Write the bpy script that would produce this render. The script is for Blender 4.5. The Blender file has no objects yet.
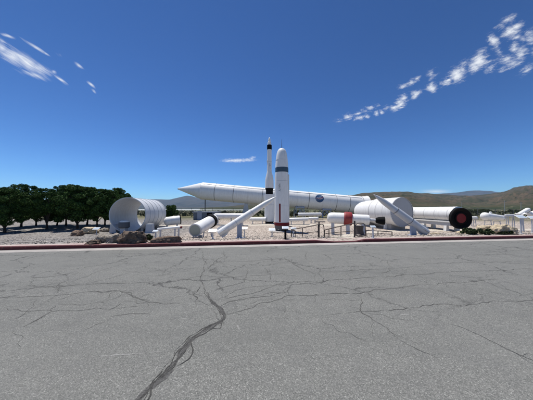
import bpy, bmesh, math, random
import numpy as np
from mathutils import Vector, Matrix, noise as mn
random.seed(7); rng = np.random.default_rng(7)
S = bpy.context.scene
COL = S.collection
# ------------------------------------------------------------------ survey helpers (photo measurements -> metres)
FPX = 200.0; PITCH = math.atan(9/200.0); EYE = 1.6
CA, SA = math.cos(PITCH), math.sin(PITCH)
def ray(px, py):
    a = (px-266.5)/FPX; b = (200-py)/FPX
    return Vector((a, CA-b*SA, SA+b*CA))
def P(px, py, Y):
    d = ray(px, py); return Vector((0, 0, EYE)) + d*(Y/d.y)
def m(pxs, Y): return pxs/FPX*Y
KN = Vector((-3.2, 25.1)).normalized(); KT = Vector((KN.y, -KN.x)); KC = 9.06
def sdist(x, y): return KN.x*x+KN.y*y-KC
def st(s, t):          # s beyond the kerb, t along it
    return (KN.x*(s+KC)+KT.x*t, KN.y*(s+KC)+KT.y*t)
GS = [(-1e6, 0), (0.2, 0.10), (0.8, 0.10), (4, -0.25), (9.5, -0.88), (15, -0.9), (20, -0.62), (28, -0.22), (45, -0.2), (120, -0.5), (600, -1.5), (3000, -2.5), (1e6, -2.5)]
def gz(x, y):
    s = sdist(x, y)
    for i in range(1, len(GS)):
        if s <= GS[i][0]:
            a, b = GS[i-1], GS[i]
            f = max(0, (s-a[0])/(b[0]-a[0])); f = f*f*(3-2*f) if i > 2 else f
            z = a[1]+(b[1]-a[1])*f; break
    if s > 1.5:
        w = min(1, (s-1.5)/5)
        z += w*0.10*(mn.noise(Vector((x*0.21, y*0.21, 3.1))))
        if s > 30: z += min(1, (s-30)/60)*0.35*mn.noise(Vector((x*0.02, y*0.02, 9)))
    return z
def G(px, py):
    d = ray(px, py); lo = 1.0
    Y = 1.0
    while Y < 900:
        p = Vector((0, 0, EYE))+d*(Y/d.y)
        g = gz(p.x, p.y) if sdist(p.x, p.y) > 0.15 else 0
        if p.z <= g: break
        Y *= 1.01
    p.z = g
    return p
# ------------------------------------------------------------------ materials
def new_mat(name):
    mt = bpy.data.materials.new(name); mt.use_nodes = True
    nt = mt.node_tree; b = nt.nodes['Principled BSDF']; return mt, nt, b
def nd(nt, t, **k):
    n = nt.nodes.new(t)
    for a, v in k.items(): setattr(n, a, v)
    return n
def ramp(nt, stops, interp='LINEAR'):
    r = nd(nt, 'ShaderNodeValToRGB'); e = r.color_ramp; e.interpolation = interp
    while len(e.elements) < len(stops): e.elements.new(0.5)
    for el, (p, c) in zip(e.elements, stops):
        el.position = p; el.color = (c, c, c, 1) if isinstance(c, (int, float)) else (*c, 1)
    return r
def noise_node(nt, vec, scale, detail=4, rough=0.6, dist=0):
    n = nd(nt, 'ShaderNodeTexNoise'); n.inputs['Scale'].default_value = scale
    n.inputs['Detail'].default_value = detail; n.inputs['Roughness'].default_value = rough; n.inputs['Distortion'].default_value = dist
    nt.links.new(vec, n.inputs['Vector']); return n.outputs['Fac']
def mix(nt, fac, a, b, mode='MIX'):
    n = nd(nt, 'ShaderNodeMix', data_type='RGBA', blend_type=mode)
    for inp, v in ((0, fac), (6, a), (7, b)):
        if isinstance(v, (int, float)): n.inputs[inp].default_value = v
        elif isinstance(v, tuple): n.inputs[inp].default_value = (*v, 1)
        else: nt.links.new(v, n.inputs[inp])
    return n.outputs[2]
def mth(nt, op, a, b=None, c=None, clamp=False):
    n = nd(nt, 'ShaderNodeMath', operation=op, use_clamp=clamp)
    for i, v in enumerate((a, b, c)):
        if v is None: continue
        if isinstance(v, (int, float)): n.inputs[i].default_value = v
        else: nt.links.new(v, n.inputs[i])
    return n.outputs[0]
def pos(nt): return nd(nt, 'ShaderNodeNewGeometry').outputs['Position']
def bump(nt, b, h, dist, strength=1.0):
    n = nd(nt, 'ShaderNodeBump'); n.inputs['Distance'].default_value = dist; n.inputs['Strength'].default_value = strength
    nt.links.new(h, n.inputs['Height']); nt.links.new(n.outputs[0], b.inputs['Normal'])
def paint(name, col, rough=0.45, dirt=0.12, metallic=0.0, dcol=(0.30, 0.25, 0.19), bumpd=0.004):
    mt, nt, b = new_mat(name); p = pos(nt)
    mp = nd(nt, 'ShaderNodeMapping'); mp.inputs['Scale'].default_value = (1.4, 1.4, 0.22); nt.links.new(p, mp.inputs[0])
    n1 = noise_node(nt, mp.outputs[0], 3.4, 7, 0.75)
    n2 = noise_node(nt, p, 0.9, 3, 0.5)
    f = mth(nt, 'MULTIPLY', ramp_out(nt, n1, 0.42, 0.85), dirt*2.2)
    c = mix(nt, f, col, dcol)
    c = mix(nt, mth(nt, 'MULTIPLY', n2, 0.16), c, tuple(v*0.8 for v in col))
    nt.links.new(c, b.inputs['Base Color'])
    b.inputs['Metallic'].default_value = metallic
    r = mth(nt, 'MULTIPLY_ADD', n1, 0.25, rough-0.12); nt.links.new(r, b.inputs['Roughness'])
    bump(nt, b, noise_node(nt, p, 2.2, 3), bumpd)
    return mt
def ramp_out(nt, v, lo, hi):
    r = nd(nt, 'ShaderNodeMapRange'); r.inputs['From Min'].default_value = lo; r.inputs['From Max'].default_value = hi
    nt.links.new(v, r.inputs['Value']); return r.outputs[0]
M = {}
M['white'] = paint('white_paint', (0.80, 0.80, 0.78), 0.42, 0.17)
M['cream'] = paint('aged_white_paint', (0.66, 0.66, 0.63), 0.5, 0.2)
M['casing'] = paint('casing_paint', (0.62, 0.64, 0.66), 0.42, 0.22)
M['lgrey'] = paint('light_grey_paint', (0.50, 0.52, 0.55), 0.5, 0.15)
M['bluegrey'] = paint('blue_grey_steel', (0.34, 0.38, 0.46), 0.5, 0.12)
M['shed'] = paint('shed_cladding', (0.12, 0.15, 0.19), 0.6, 0.15)
M['cover'] = paint('grey_cover', (0.40, 0.41, 0.43), 0.6, 0.1)
M['black'] = paint('black_paint', (0.006, 0.006, 0.007), 0.85, 0.01)
M['black'].node_tree.nodes['Principled BSDF'].inputs['Specular IOR Level'].default_value = 0.15
M['navy'] = paint('dark_blue_paint', (0.045, 0.08, 0.115), 0.5, 0.05)
M['red'] = paint('red_paint', (0.26, 0.018, 0.02), 0.5, 0.08)
M['deepred'] = paint('deep_red_cover', (0.16, 0.003, 0.007), 0.8, 0.05)
M['brown'] = paint('brown_pipe', (0.045, 0.032, 0.028), 0.5, 0.1)
M['seam'] = paint('weld_seam', (0.62, 0.62, 0.61), 0.5, 0.2)
M['joint'] = paint('joint_seal', (0.10, 0.10, 0.105), 0.6, 0.1)
M['logo'] = paint('logo_blue', (0.014, 0.065, 0.17), 0.5, 0.02)
M['logored'] = paint('logo_red', (0.55, 0.04, 0.03), 0.5, 0.02)
M['letter'] = paint('letter_grey', (0.07, 0.08, 0.10), 0.6, 0.02)
M['panel'] = paint('sign_print', (0.42, 0.50, 0.58), 0.4, 0.02)
M['sand'] = None
def concrete(name, col, d=0.25):
    mt, nt, b = new_mat(name); p = pos(nt)
    n = noise_node(nt, p, 1.6, 8, 0.7); n2 = noise_node(nt, p, 60, 3)
    c = mix(nt, ramp_out(nt, n, 0.3, 0.75), tuple(v*(1-d) for v in col), tuple(v*(1+d*0.5) for v in col))
    c = mix(nt, mth(nt, 'MULTIPLY', n2, 0.5), c, tuple(v*0.6 for v in col))
    nt.links.new(c, b.inputs['Base Color']); b.inputs['Roughness'].default_value = 0.9
    bump(nt, b, n2, 0.01); return mt
M['concrete'] = concrete('concrete', (0.42, 0.40, 0.37))
M['gutter'] = concrete('gutter_concrete', (0.40, 0.375, 0.35), 0.35)
M['path'] = concrete('path_concrete', (0.52, 0.47, 0.39), 0.2)
# red kerb, worn
mt, nt, b = new_mat('kerb_red'); p = pos(nt)
n = noise_node(nt, p, 5, 6, 0.75)
c = mix(nt, ramp_out(nt, n, 0.56, 0.68), (0.075, 0.007, 0.011), (0.20, 0.09, 0.08)); c = mix(nt, mth(nt, 'MULTIPLY', noise_node(nt, p, 22, 3), 0.5), c, (0.09, 0.02, 0.02))
def joints(nt, p, c, every, w):
    dp = nd(nt, 'ShaderNodeVectorMath', operation='DOT_PRODUCT'); nt.links.new(p, dp.inputs[0]); dp.inputs[1].default_value = (KT.x, KT.y, 0)
    f = mth(nt, 'LESS_THAN', mth(nt, 'FRACT', mth(nt, 'DIVIDE', dp.outputs['Value'], every)), w/every)
    return mix(nt, mth(nt, 'MULTIPLY', f, .8), c, (.03, .025, .022))
c = joints(nt, p, c, 3.05, .03)
nt.links.new(c, b.inputs['Base Color']); b.inputs['Roughness'].default_value = 0.8; bump(nt, b, n, 0.01); M['kerb'] = mt
mt, nt, b = new_mat('walk_strip'); p = pos(nt)
n = noise_node(nt, p, 3, 6, 0.7)
c = mix(nt, ramp_out(nt, n, 0.35, 0.65), (0.36, 0.26, 0.24), (0.42, 0.36, 0.32))
nt.links.new(c, b.inputs['Base Color']); b.inputs['Roughness'].default_value = 0.9; bump(nt, b, noise_node(nt, p, 60, 2), 0.01); M['walk'] = mt
# asphalt
mt, nt, b = new_mat('asphalt'); p = pos(nt)
v1 = nd(nt, 'ShaderNodeTexVoronoi'); v1.inputs['Scale'].default_value = 120; nt.links.new(p, v1.inputs['Vector'])
sep = nd(nt, 'ShaderNodeSeparateColor'); nt.links.new(v1.outputs['Color'], sep.inputs[0])
v1b = nd(nt, 'ShaderNodeTexVoronoi'); v1b.inputs['Scale'].default_value = 300; nt.links.new(p, v1b.inputs['Vector'])
sepb = nd(nt, 'ShaderNodeSeparateColor'); nt.links.new(v1b.outputs['Color'], sepb.inputs[0])
gr = mth(nt, 'ADD', mth(nt, 'MULTIPLY', sep.outputs[0], 0.55), mth(nt, 'MULTIPLY', sepb.outputs[0], 0.45))
c = ramp(nt, [(0.0, (0.045, 0.047, 0.044)), (0.45, (0.154, 0.155, 0.143)), (0.75, (0.198, 0.199, 0.184)), (1.0, (0.50, 0.50, 0.46))]); nt.links.new(gr, c.inputs[0]); c = c.outputs[0]
big = noise_node(nt, p, 0.35, 5, 0.6); med = noise_node(nt, p, 2.4, 6, 0.7)
c = mix(nt, mth(nt, 'MULTIPLY', ramp_out(nt, big, 0.35, 0.7), 0.35), c, (0.19, 0.193, 0.18))
c = mix(nt, mth(nt, 'MULTIPLY', ramp_out(nt, med, 0.45, 0.75), 0.30), c, (0.095, 0.096, 0.097))
mp = nd(nt, 'ShaderNodeMapping'); mp.inputs['Scale'].default_value = (0.12, 1.1, 1); mp.inputs['Rotation'].default_value = (0, 0, -0.13); nt.links.new(p, mp.inputs[0])
c = mix(nt, mth(nt, 'MULTIPLY', ramp_out(nt, noise_node(nt, mp.outputs[0], 1.0, 4), 0.45, 0.70), 0.40), c, (0.115, 0.118, 0.11))
# pale scuffs
sc = noise_node(nt, p, 5.5, 6, 0.8)
c = mix(nt, mth(nt, 'MULTIPLY', ramp_out(nt, sc, 0.67, 0.74), 0.5), c, (0.34, 0.335, 0.32))
# hairline crazing, only in the worn bands
w = nd(nt, 'ShaderNodeVectorMath', operation='MULTIPLY_ADD'); wn = nd(nt, 'ShaderNodeTexNoise'); wn.inputs['Scale'].default_value = 1.3; wn.inputs['Detail'].default_value = 6; wn.inputs['Roughness'].default_value = 0.7
nt.links.new(p, wn.inputs['Vector']); nt.links.new(wn.outputs['Color'], w.inputs[0]); w.inputs[1].default_value = (0.9, 0.9, 0); nt.links.new(p, w.inputs[2])
for scl, wid, lo, hi, am in ((0.62, 0.011, 0.36, 0.50, 0.9), (1.7, 0.020, 0.47, 0.60, 0.7)):
    mp = nd(nt, 'ShaderNodeMapping'); mp.inputs['Scale'].default_value = (0.8, 1.25, 0); nt.links.new(w.outputs[0], mp.inputs[0])
    v2 = nd(nt, 'ShaderNodeTexVoronoi', feature='DISTANCE_TO_EDGE'); v2.inputs['Scale'].default_value = scl; nt.links.new(mp.outputs[0], v2.inputs['Vector'])
    line = ramp_out(nt, v2.outputs['Distance'], wid, 0.0)
    sx = nd(nt, 'ShaderNodeSeparateXYZ'); nt.links.new(p, sx.inputs[0])
    band = ramp_out(nt, sx.outputs['Y'], 2.6, 4.2)
    msk = ramp_out(nt, noise_node(nt, p, 0.30 if scl < 1 else 0.45, 4), lo, hi)
    f = mth(nt, 'MULTIPLY', mth(nt, 'MULTIPLY', line, msk), mth(nt, 'MULTIPLY', band, am), clamp=True)
    c = mix(nt, f, c, (0.035, 0.034, 0.033))
nt.links.new(c, b.inputs['Base Color']); b.inputs['Roughness'].default_value = 0.88; b.inputs['Specular IOR Level'].default_value = 0.3
bump(nt, b, gr, 0.006, 0.7); M['asphalt'] = mt
def plain(name, col, rough=0.9, nscale=30, amt=0.5, bd=0.01):
    mt, nt, b = new_mat(name); p = pos(nt); n = noise_node(nt, p, nscale, 5, 0.7)
    nt.links.new(mix(nt, ramp_out(nt, n, 0.35, 0.65), tuple(v*(1-amt) for v in col), tuple(v*(1+amt) for v in col)), b.inputs['Base Color'])
    b.inputs['Roughness'].default_value = rough; bump(nt, b, n, bd); return mt
M['tar'] = plain('crack_dark', (0.045, 0.044, 0.040), 0.9, 60, 0.6)
M['tarband'] = plain('crack_band', (0.072, 0.071, 0.067), 0.9, 45, 0.5)
M['rockdark'] = plain('rock_dark_brown', (0.115, 0.080, 0.056), 0.9, 7, 0.6, 0.06)
M['rockred'] = plain('rock_red_brown', (0.17, 0.115, 0.08), 0.9, 8, 0.5, 0.06)
M['rocktan'] = plain('rock_sandstone', (0.46, 0.38, 0.26), 0.9, 6, 0.4, 0.06)
M['rockgrey'] = plain('rock_grey', (0.27, 0.235, 0.19), 0.9, 8, 0.45, 0.06)
M['bark'] = plain('bark', (0.055, 0.042, 0.032), 0.95, 14, 0.5, 0.03)
def gravelmat(name, far):
    mt, nt, b = new_mat(name); p = pos(nt)
    v = nd(nt, 'ShaderNodeTexVoronoi'); v.inputs['Scale'].default_value = 9; nt.links.new(p, v.inputs['Vector'])
    s2 = nd(nt, 'ShaderNodeSeparateColor'); nt.links.new(v.outputs['Color'], s2.inputs[0])
    base = ramp(nt, [(0, (0.06, 0.06, 0.062)), (0.5, (0.155, 0.15, 0.145)), (1, (0.32, 0.31, 0.295))]); nt.links.new(s2.outputs[0], base.inputs[0])  # left gravel: greyer, darker stones, with the trees' shade also put into the colour
    pk = ramp(nt, [(0, (0.15, 0.125, 0.105)), (0.5, (0.34, 0.29, 0.245)), (1, (0.50, 0.44, 0.38))]); nt.links.new(s2.outputs[1], pk.inputs[0])
    sx = nd(nt, 'ShaderNodeSeparateXYZ'); nt.links.new(p, sx.inputs[0])
    zone = mth(nt, 'ADD', ramp_out(nt, sx.outputs['X'], -9.5, -6.5), mth(nt, 'MULTIPLY', noise_node(nt, p, 0.22, 4), 0.3), clamp=True)
    c = mix(nt, zone, base.outputs[0], pk.outputs[0])
    c = mix(nt, mth(nt, 'MULTIPLY', ramp_out(nt, noise_node(nt, p, 0.5, 5), 0.5, 0.75), 0.35), c, (0.27, 0.23, 0.19))
    # beyond the garden: dry grass and sagebrush flats, then pale playa
    yy = mth(nt, 'ADD', sx.outputs['Y'], mth(nt, 'MULTIPLY', noise_node(nt, p, 0.07, 4), 22))
    g1 = mix(nt, ramp_out(nt, noise_node(nt, p, 0.25, 6, 0.7), 0.35, 0.68), (0.065, 0.072, 0.034), (0.17, 0.15, 0.085))
    mpf = nd(nt, 'ShaderNodeMapping'); mpf.inputs['Scale'].default_value = (0.004, 0.02, 1); nt.links.new(p, mpf.inputs[0])
    g2 = mix(nt, ramp_out(nt, noise_node(nt, mpf.outputs[0], 1.0, 4), 0.42, 0.58), (0.055, 0.068, 0.032), (0.15, 0.135, 0.085))
    g = mix(nt, ramp_out(nt, sx.outputs['Y'], 100, 220), g1, g2)
    c = mix(nt, ramp_out(nt, yy, 42, 54), c, g)
    # the playa lies to the left, in the valley
    rat = mth(nt, 'DIVIDE', sx.outputs['X'], sx.outputs['Y'])
    pl = mth(nt, 'MULTIPLY', mth(nt, 'MULTIPLY', ramp_out(nt, sx.outputs['Y'], 420, 520), ramp_out(nt, sx.outputs['Y'], 5200, 4600)), ramp_out(nt, rat, 0.05, -0.1), clamp=True)
    c = mix(nt, pl, c, (0.40, 0.42, 0.42))
    nt.links.new(c, b.inputs['Base Color']); b.inputs['Roughness'].default_value = 0.95; b.inputs['Specular IOR Level'].default_value = 0.2
    bump(nt, b, v.outputs['Distance'], 0.05, 0.6); return mt
M['ground'] = gravelmat('desert_ground', False)
def leafmat(name, a, c2):
    mt, nt, b = new_mat(name)
    oi = nd(nt, 'ShaderNodeNewGeometry').outputs['Random Per Island']
    r = ramp(nt, [(0, a), (0.75, c2), (1, tuple(min(1, v*1.7) for v in c2))]); nt.links.new(oi, r.inputs[0]); nt.links.new(r.outputs[0], b.inputs['Base Color'])
    b.inputs['Roughness'].default_value = 0.75; b.inputs['Specular IOR Level'].default_value = 0.12
    return mt
M['leaf'] = leafmat('tree_leaves', (0.014, 0.034, 0.010), (0.058, 0.110, 0.026))
M['leafshrub'] = leafmat('shrub_leaves', (0.025, 0.040, 0.02), (0.055, 0.075, 0.032))
M['sage'] = leafmat('sagebrush_leaves', (0.06, 0.07, 0.04), (0.13, 0.13, 0.08))
M['pebble'] = leafmat('pebbles', (0.13, 0.12, 0.105), (0.34, 0.31, 0.275))
def hillmat(name, cols, sc):
    mt, nt, b = new_mat(name); p = pos(nt)
    n = noise_node(nt, p, sc, 8, 0.65, 0.4); n2 = noise_node(nt, p, sc*7, 5, 0.7)
    mp = nd(nt, 'ShaderNodeMapping'); mp.inputs['Scale'].default_value = (1, 1, 7); nt.links.new(p, mp.inputs[0])
    n3 = noise_node(nt, mp.outputs[0], sc*1.5, 5, 0.6)
    c = mix(nt, ramp_out(nt, n, 0.38, 0.62), cols[0], cols[1]); c = mix(nt, ramp_out(nt, n2, 0.5, 0.62), c, cols[2]); c = mix(nt, mth(nt, 'MULTIPLY', ramp_out(nt, n3, 0.5, 0.6), 0.6), c, cols[3])
    sz = nd(nt, 'ShaderNodeSeparateXYZ'); nt.links.new(p, sz.inputs[0])
    low = mth(nt, 'MULTIPLY', ramp_out(nt, mth(nt, 'ADD', sz.outputs[2], mth(nt, 'MULTIPLY', n, 60)), 85, 30), 0.85)
    c = mix(nt, low, c, mix(nt, ramp_out(nt, n2, 0.56, 0.60), (0.026, 0.038, 0.015), (0.11, 0.10, 0.06)))
    nt.links.new(c, b.inputs['Base Color']); b.inputs['Roughness'].default_value = 1.0; b.inputs['Specular IOR Level'].default_value = 0.05
    return mt
M['hill'] = hillmat('brush_hills', [(0.036, 0.040, 0.020), (0.095, 0.070, 0.045), (0.026, 0.034, 0.015), (0.085, 0.062, 0.04)], 0.006)
M['mount'] = hillmat('far_mountains', [(0.03, 0.034, 0.032), (0.065, 0.056, 0.046), (0.022, 0.028, 0.024), (0.075, 0.062, 0.05)], 0.0012)
# ------------------------------------------------------------------ object helpers
def tag(o, label=None, cat=None, group=None, kind=None):
    if label: o['label'] = label
    if cat: o['category'] = cat
    if group: o['group'] = group
    if kind: o['kind'] = kind
    return o
def empty(name, loc, label, cat, group=None):
    o = bpy.data.objects.new(name, None); COL.objects.link(o); o.location = loc; o.empty_display_size = 0.3
    return tag(o, label, cat, group)
class MB:
    def __init__(s): s.bm = bmesh.new()
    def box(s, c, size, rot=None):
        r = bmesh.ops.create_cube(s.bm, size=1.0)['verts']
        mt = Matrix.Translation(Vector(c)) @ (rot.to_4x4() if rot else Matrix()) @ Matrix.Diagonal((*size, 1))
        bmesh.ops.transform(s.bm, matrix=mt, verts=r); return s
    def lathe(s, p0, axis, prof, seg=32, cap0=True, cap1=True):
        a = Vector(axis).normalized(); u = a.cross(Vector((0, 0, 1)) if abs(a.z) < 0.9 else Vector((1, 0, 0))).normalized(); v = a.cross(u)
        p0 = Vector(p0); rings = []
        for t, r in prof:
            if r < 1e-5: rings.append([s.bm.verts.new(p0+a*t)])
            else: rings.append([s.bm.verts.new(p0+a*t+(u*math.cos(2*math.pi*k/seg)+v*math.sin(2*math.pi*k/seg))*r) for k in range(seg)])
        for A, B in zip(rings, rings[1:]):
            for k in range(seg):
                j = (k+1) % seg
                if len(A) == 1 and len(B) == 1: continue
                if len(A) == 1: f = (A[0], B[j], B[k])
                elif len(B) == 1: f = (A[k], A[j], B[0])
                else: f = (A[k], A[j], B[j], B[k])
                s.bm.faces.new(f)
        if cap0 and len(rings[0]) > 1: s.bm.faces.new(list(reversed(rings[0])))
        if cap1 and len(rings[-1]) > 1: s.bm.faces.new(rings[-1])
        return s
    def cyl(s, p0, p1, r0, r1=None, seg=24):
        d = Vector(p1)-Vector(p0); return s.lathe(p0, d, [(0, r0), (d.length, r0 if r1 is None else r1)], seg)
    def tube(s, pts, r, seg=8):
        pts = [Vector(p) for p in pts]; rings = []
        for i, p in enumerate(pts):
            d = (pts[min(i+1, len(pts)-1)]-pts[max(i-1, 0)]).normalized()
            u = d.cross(Vector((0.13, 0.2, 1)) if abs(d.z) < 0.95 else Vector((1, 0, 0))).normalized(); v = d.cross(u)
            rr = r[i] if isinstance(r, (list, tuple)) else r
            rings.append([s.bm.verts.new(p+(u*math.cos(2*math.pi*k/seg)+v*math.sin(2*math.pi*k/seg))*rr) for k in range(seg)])
        for A, B in zip(rings, rings[1:]):
            for k in range(seg): s.bm.faces.new((A[k], A[(k+1) % seg], B[(k+1) % seg], B[k]))
        s.bm.faces.new(list(reversed(rings[0]))); s.bm.faces.new(rings[-1]); return s
    def prism(s, pts, depth):       # pts: closed loop of 3D points, extruded by vector depth
        a = [s.bm.verts.new(Vector(p)) for p in pts]; b2 = [s.bm.verts.new(Vector(p)+Vector(depth)) for p in pts]
        s.bm.faces.new(a); s.bm.faces.new(list(reversed(b2)))
        for i in range(len(a)):
            j = (i+1) % len(a); s.bm.faces.new((a[j], a[i], b2[i], b2[j]))
        return s
    def build(s, name, mat, parent=None, loc=None, smooth=32, bevel=0):
        o0 = Vector(parent.location) if parent else Vector(loc or (0, 0, 0))
        q = parent
        while q is not None and q.parent is not None:
            o0 = o0 + Vector(q.parent.location); q = q.parent
        bmesh.ops.translate(s.bm, verts=s.bm.verts, vec=-o0)
        bmesh.ops.recalc_face_normals(s.bm, faces=s.bm.faces)
        if bevel: 
            es = [e for e in s.bm.edges if len(e.link_faces) == 2 and e.calc_face_angle(0) > 0.8]
            bmesh.ops.bevel(s.bm, geom=es, offset=bevel, segments=2, affect='EDGES')
        for f in s.bm.faces: f.smooth = smooth > 0
        for e in s.bm.edges:
            if len(e.link_faces) == 2: e.smooth = e.calc_face_angle(0) < math.radians(smooth)
        me = bpy.data.meshes.new(name); s.bm.to_mesh(me); s.bm.free(); me.materials.append(M[mat] if isinstance(mat, str) else mat)
        o = bpy.data.objects.new(name, me); COL.objects.link(o)
        if parent: o.parent = parent
        elif loc is not None: o.location = loc
        return o
def np_mesh(name, verts, faces, mat, k, loc=(0, 0, 0), smooth=False, parent=None):
    me = bpy.data.meshes.new(name); n = len(faces)
    me.vertices.add(len(verts)); me.vertices.foreach_set('co', np.asarray(verts, dtype=np.float32).ravel())
    me.loops.add(n*k); me.loops.foreach_set('vertex_index', np.asarray(faces, dtype=np.int32).ravel())
    me.polygons.add(n); me.polygons.foreach_set('loop_start', np.arange(0, n*k, k, dtype=np.int32)); me.polygons.foreach_set('loop_total', np.full(n, k, dtype=np.int32))
    if smooth: me.polygons.foreach_set('use_smooth', np.ones(n, dtype=bool))
    me.update(calc_edges=True); me.materials.append(M[mat])
    o = bpy.data.objects.new(name, me); COL.objects.link(o); o.location = loc
    if parent: o.parent = parent
    return o
def copy_tree(o, parent=None):
    c = o.copy(); COL.objects.link(c)
    if parent: c.parent = parent
    for ch in [x for x in o.children]: copy_tree(ch, c)
    return c
# ------------------------------------------------------------------ ground, road, kerb
def spaced(a, b, start, growth, cap=1e9):
    out = [a]; d = start
    while out[-1] < b: out.append(min(b, out[-1]+d)); d = min(d*growth, cap)
    return out
sv = [-400, -150, -60, -20, -5, -0.8, 0.2, 0.3] + spaced(0.4, 14000, 0.35, 1.035)
tp = spaced(0, 13000, 0.5, 1.04); tv = [-v for v in reversed(tp[1:])]+tp
V = []; F = []
for s_ in sv:
    for t_ in tv:
        x, y = st(s_, t_); z = gz(x, y) if s_ > 0.25 else -0.08
        V.append((x, y, z))
nT = len(tv)
for i in range(len(sv)-1):
    for j in range(nT-1): F.append((i*nT+j, i*nT+j+1, (i+1)*nT+j+1, (i+1)*nT+j))
gr_o = np_mesh('ground', V, F, 'ground', 4, smooth=True); tag(gr_o, kind='structure')
def strip(name, s0, s1, t0, t1, z, mat, step=None):
    mb = MB(); ts = np.linspace(t0, t1, int((t1-t0)/(step or 20))+2)
    prev = None
    for t in ts:
        a = mb.bm.verts.new((*st(s0, t), z)); b2 = mb.bm.verts.new((*st(s1, t), z))
        if prev: mb.bm.faces.new((prev[0], a, b2, prev[1]))
        prev = (a, b2)
    return mb.build(name, mat, smooth=0)
road = tag(strip('road', -300, -0.5, -300, 300, 0.0, 'asphalt'), kind='structure')
gut = tag(strip('gutter', -0.5, 0.0, -120, 120, 0.004, 'gutter'), kind='structure')
# kerb with a dropped length at the ramp
mb = MB(); ts = spaced(-120, 120, 0.5, 1.0); prev = None
r0 = G(322, 244); r1 = G(364, 242)
tr0 = KT.x*r0.x+KT.y*r0.y; tr1 = KT.x*r1.x+KT.y*r1.y
for t in ts:
    d = min(max((t-tr0)/0.5, 0), 1)*min(max((tr1-t)/0.5, 0), 1)
    h = 0.135*(1-d)+0.045*d + 0.004*mn.noise(Vector((t*0.8, 0, 0)))
    ring = []
    for s_, z in ((0.0, -0.05), (0.004, h-0.02), (0.022, h), (0.17, h), (0.17, -0.05)):
        ring.append(mb.bm.verts.new((*st(s_, t), z)))
    if prev:
        for k in range(4): mb.bm.faces.new((prev[k], ring[k], ring[k+1], prev[k+1]))
    prev = ring
kerb = tag(mb.build('kerb', 'kerb', smooth=40), kind='structure')
mb = MB(); prev = None
for t in ts:
    d = min(max((t-tr0)/0.5, 0), 1)*min(max((tr1-t)/0.5, 0), 1)
    h = 0.12*(1-d)+0.05*d
    ring = [mb.bm.verts.new((*st(0.172, t), h)), mb.bm.verts.new((*st(0.62, t), max(h, 0.115))), mb.bm.verts.new((*st(0.62, t), -0.02))]
    if prev:
        for k in range(2): mb.bm.faces.new((prev[k], ring[k], ring[k+1], prev[k+1]))
    prev = ring
tag(mb.build('pavement_edge', 'walk', smooth=0), kind='structure')
# path through the garden
def draped(name, pts, width, mat, lift=0.02):
    mb = MB(); pr = None; pp = [Vector((p.x, p.y)) for p in pts]; out = []
    for a, b2 in zip(pp, pp[1:]):
        n = max(2, int((b2-a).length/0.4))
        out += [a.lerp(b2, k/n) for k in range(n)]
    out.append(pp[-1])
    for i, q in enumerate(out):
        d = (out[min(i+1, len(out)-1)]-out[max(i-1, 0)]).normalized(); nn = Vector((-d.y, d.x))
        row = []
        for k in range(7):
            w = (k/6-0.5)*width; e = q+nn*w; row.append(mb.bm.verts.new((e.x, e.y, gz(e.x, e.y)+(lift if 0 < k < 6 else -0.04))))
        if pr:
            for k in range(6): mb.bm.faces.new((pr[k], row[k], row[k+1], pr[k+1]))
        pr = row
    return tag(mb.build(name, mat, smooth=60), kind='structure')
draped('path', [G(340, 238.0), G(352, 234.5), G(375, 231.5), G(430, 230.5), G(500, 229.5), G(560, 229.5)], 1.6, 'path')
draped('path', [G(150, 227), G(182, 225.5), G(240, 225), G(330, 225), G(400, 226)], 2.0, 'path')
# ------------------------------------------------------------------ road cracks (surface wear, children of the road)
def fractal(pts, amp, lvl):
    """resample to short steps and let the line wander like a real crack"""
    out = []; sd = random.uniform(0, 99); acc = 0
    for a, b2 in zip(pts, pts[1:]):
        L = (b2-a).length; n = max(2, int(L/0.025)); d = (b2-a).normalized(); nn = Vector((-d.y, d.x))
        for k in range(n):
            q = a.lerp(b2, k/n); t = acc+L*k/n
            o = amp*1.1*mn.noise(Vector((t*1.6, sd, 0)))+amp*0.9*mn.noise(Vector((t*5.5, sd, 7)))+amp*0.55*mn.noise(Vector((t*19, sd, 3)))
            out.append(q+nn*o)
        acc += L
    out.append(pts[-1])
    # round the corners where two spans meet
    for _ in range(3): out = [out[0]]+[(out[i-1]+out[i]*2+out[i+1])/4 for i in range(1, len(out)-1)]+[out[-1]]
    return out
def ribbon(mb, pts, w0, w1, z, jag=0.5, taper=True):
    n = len(pts); pr = None; sd = random.uniform(0, 99)
    for i, q in enumerate(pts):
        d = (pts[min(i+1, n-1)]-pts[max(i-1, 0)])
        if d.length < 1e-6: continue
        d.normalize(); nn = Vector((-d.y, d.x)); f = i/(n-1)
        w = (w0+(w1-w0)*f)*max(.25, 1+jag*(1.6*mn.noise(Vector((i*.11, sd, 0)))+1.3*mn.noise(Vector((i*.45, sd, 5)))))
        if taper: w *= min(1, 5*f+0.1, 5*(1-f)+0.1)
        sh = w*.35*mn.noise(Vector((i*.3, sd, 9)))
        a = q+nn*(w/2+sh); c = q-nn*(w/2-sh)
        row = (mb.bm.verts.new((a.x, a.y, z)), mb.bm.verts.new((c.x, c.y, z)))
        if pr: mb.bm.faces.new((pr[0], row[0], row[1], pr[1]))
        pr = row
def gp(c, ox): 
    p = G(ox+c[0]/2, 230+c[1]/2); return Vector((p.x, p.y))
def line(cs, ox=0): return [gp(c, ox) for c in cs]
main = line([(285, 341), (300, 318), (330, 290), (355, 255), (380, 222), (420, 195), (445, 183), (448, 172), (440, 158), (425, 145), (412, 125), (402, 112), (400, 95), (410, 78), (408, 62), (404, 40)])
d0 = (main[0]-main[1]); main = [main[0]+d0*4.0, main[0]+d0*1.5]+main
band = MB(); ribbon(band, fractal(main[:13], 0.035, 4), 0.062, 0.050, 0.0015, 0.6)
b_o = band.build('worn_crack_band', 'tarband', road, smooth=0)
mc = MB()
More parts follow.
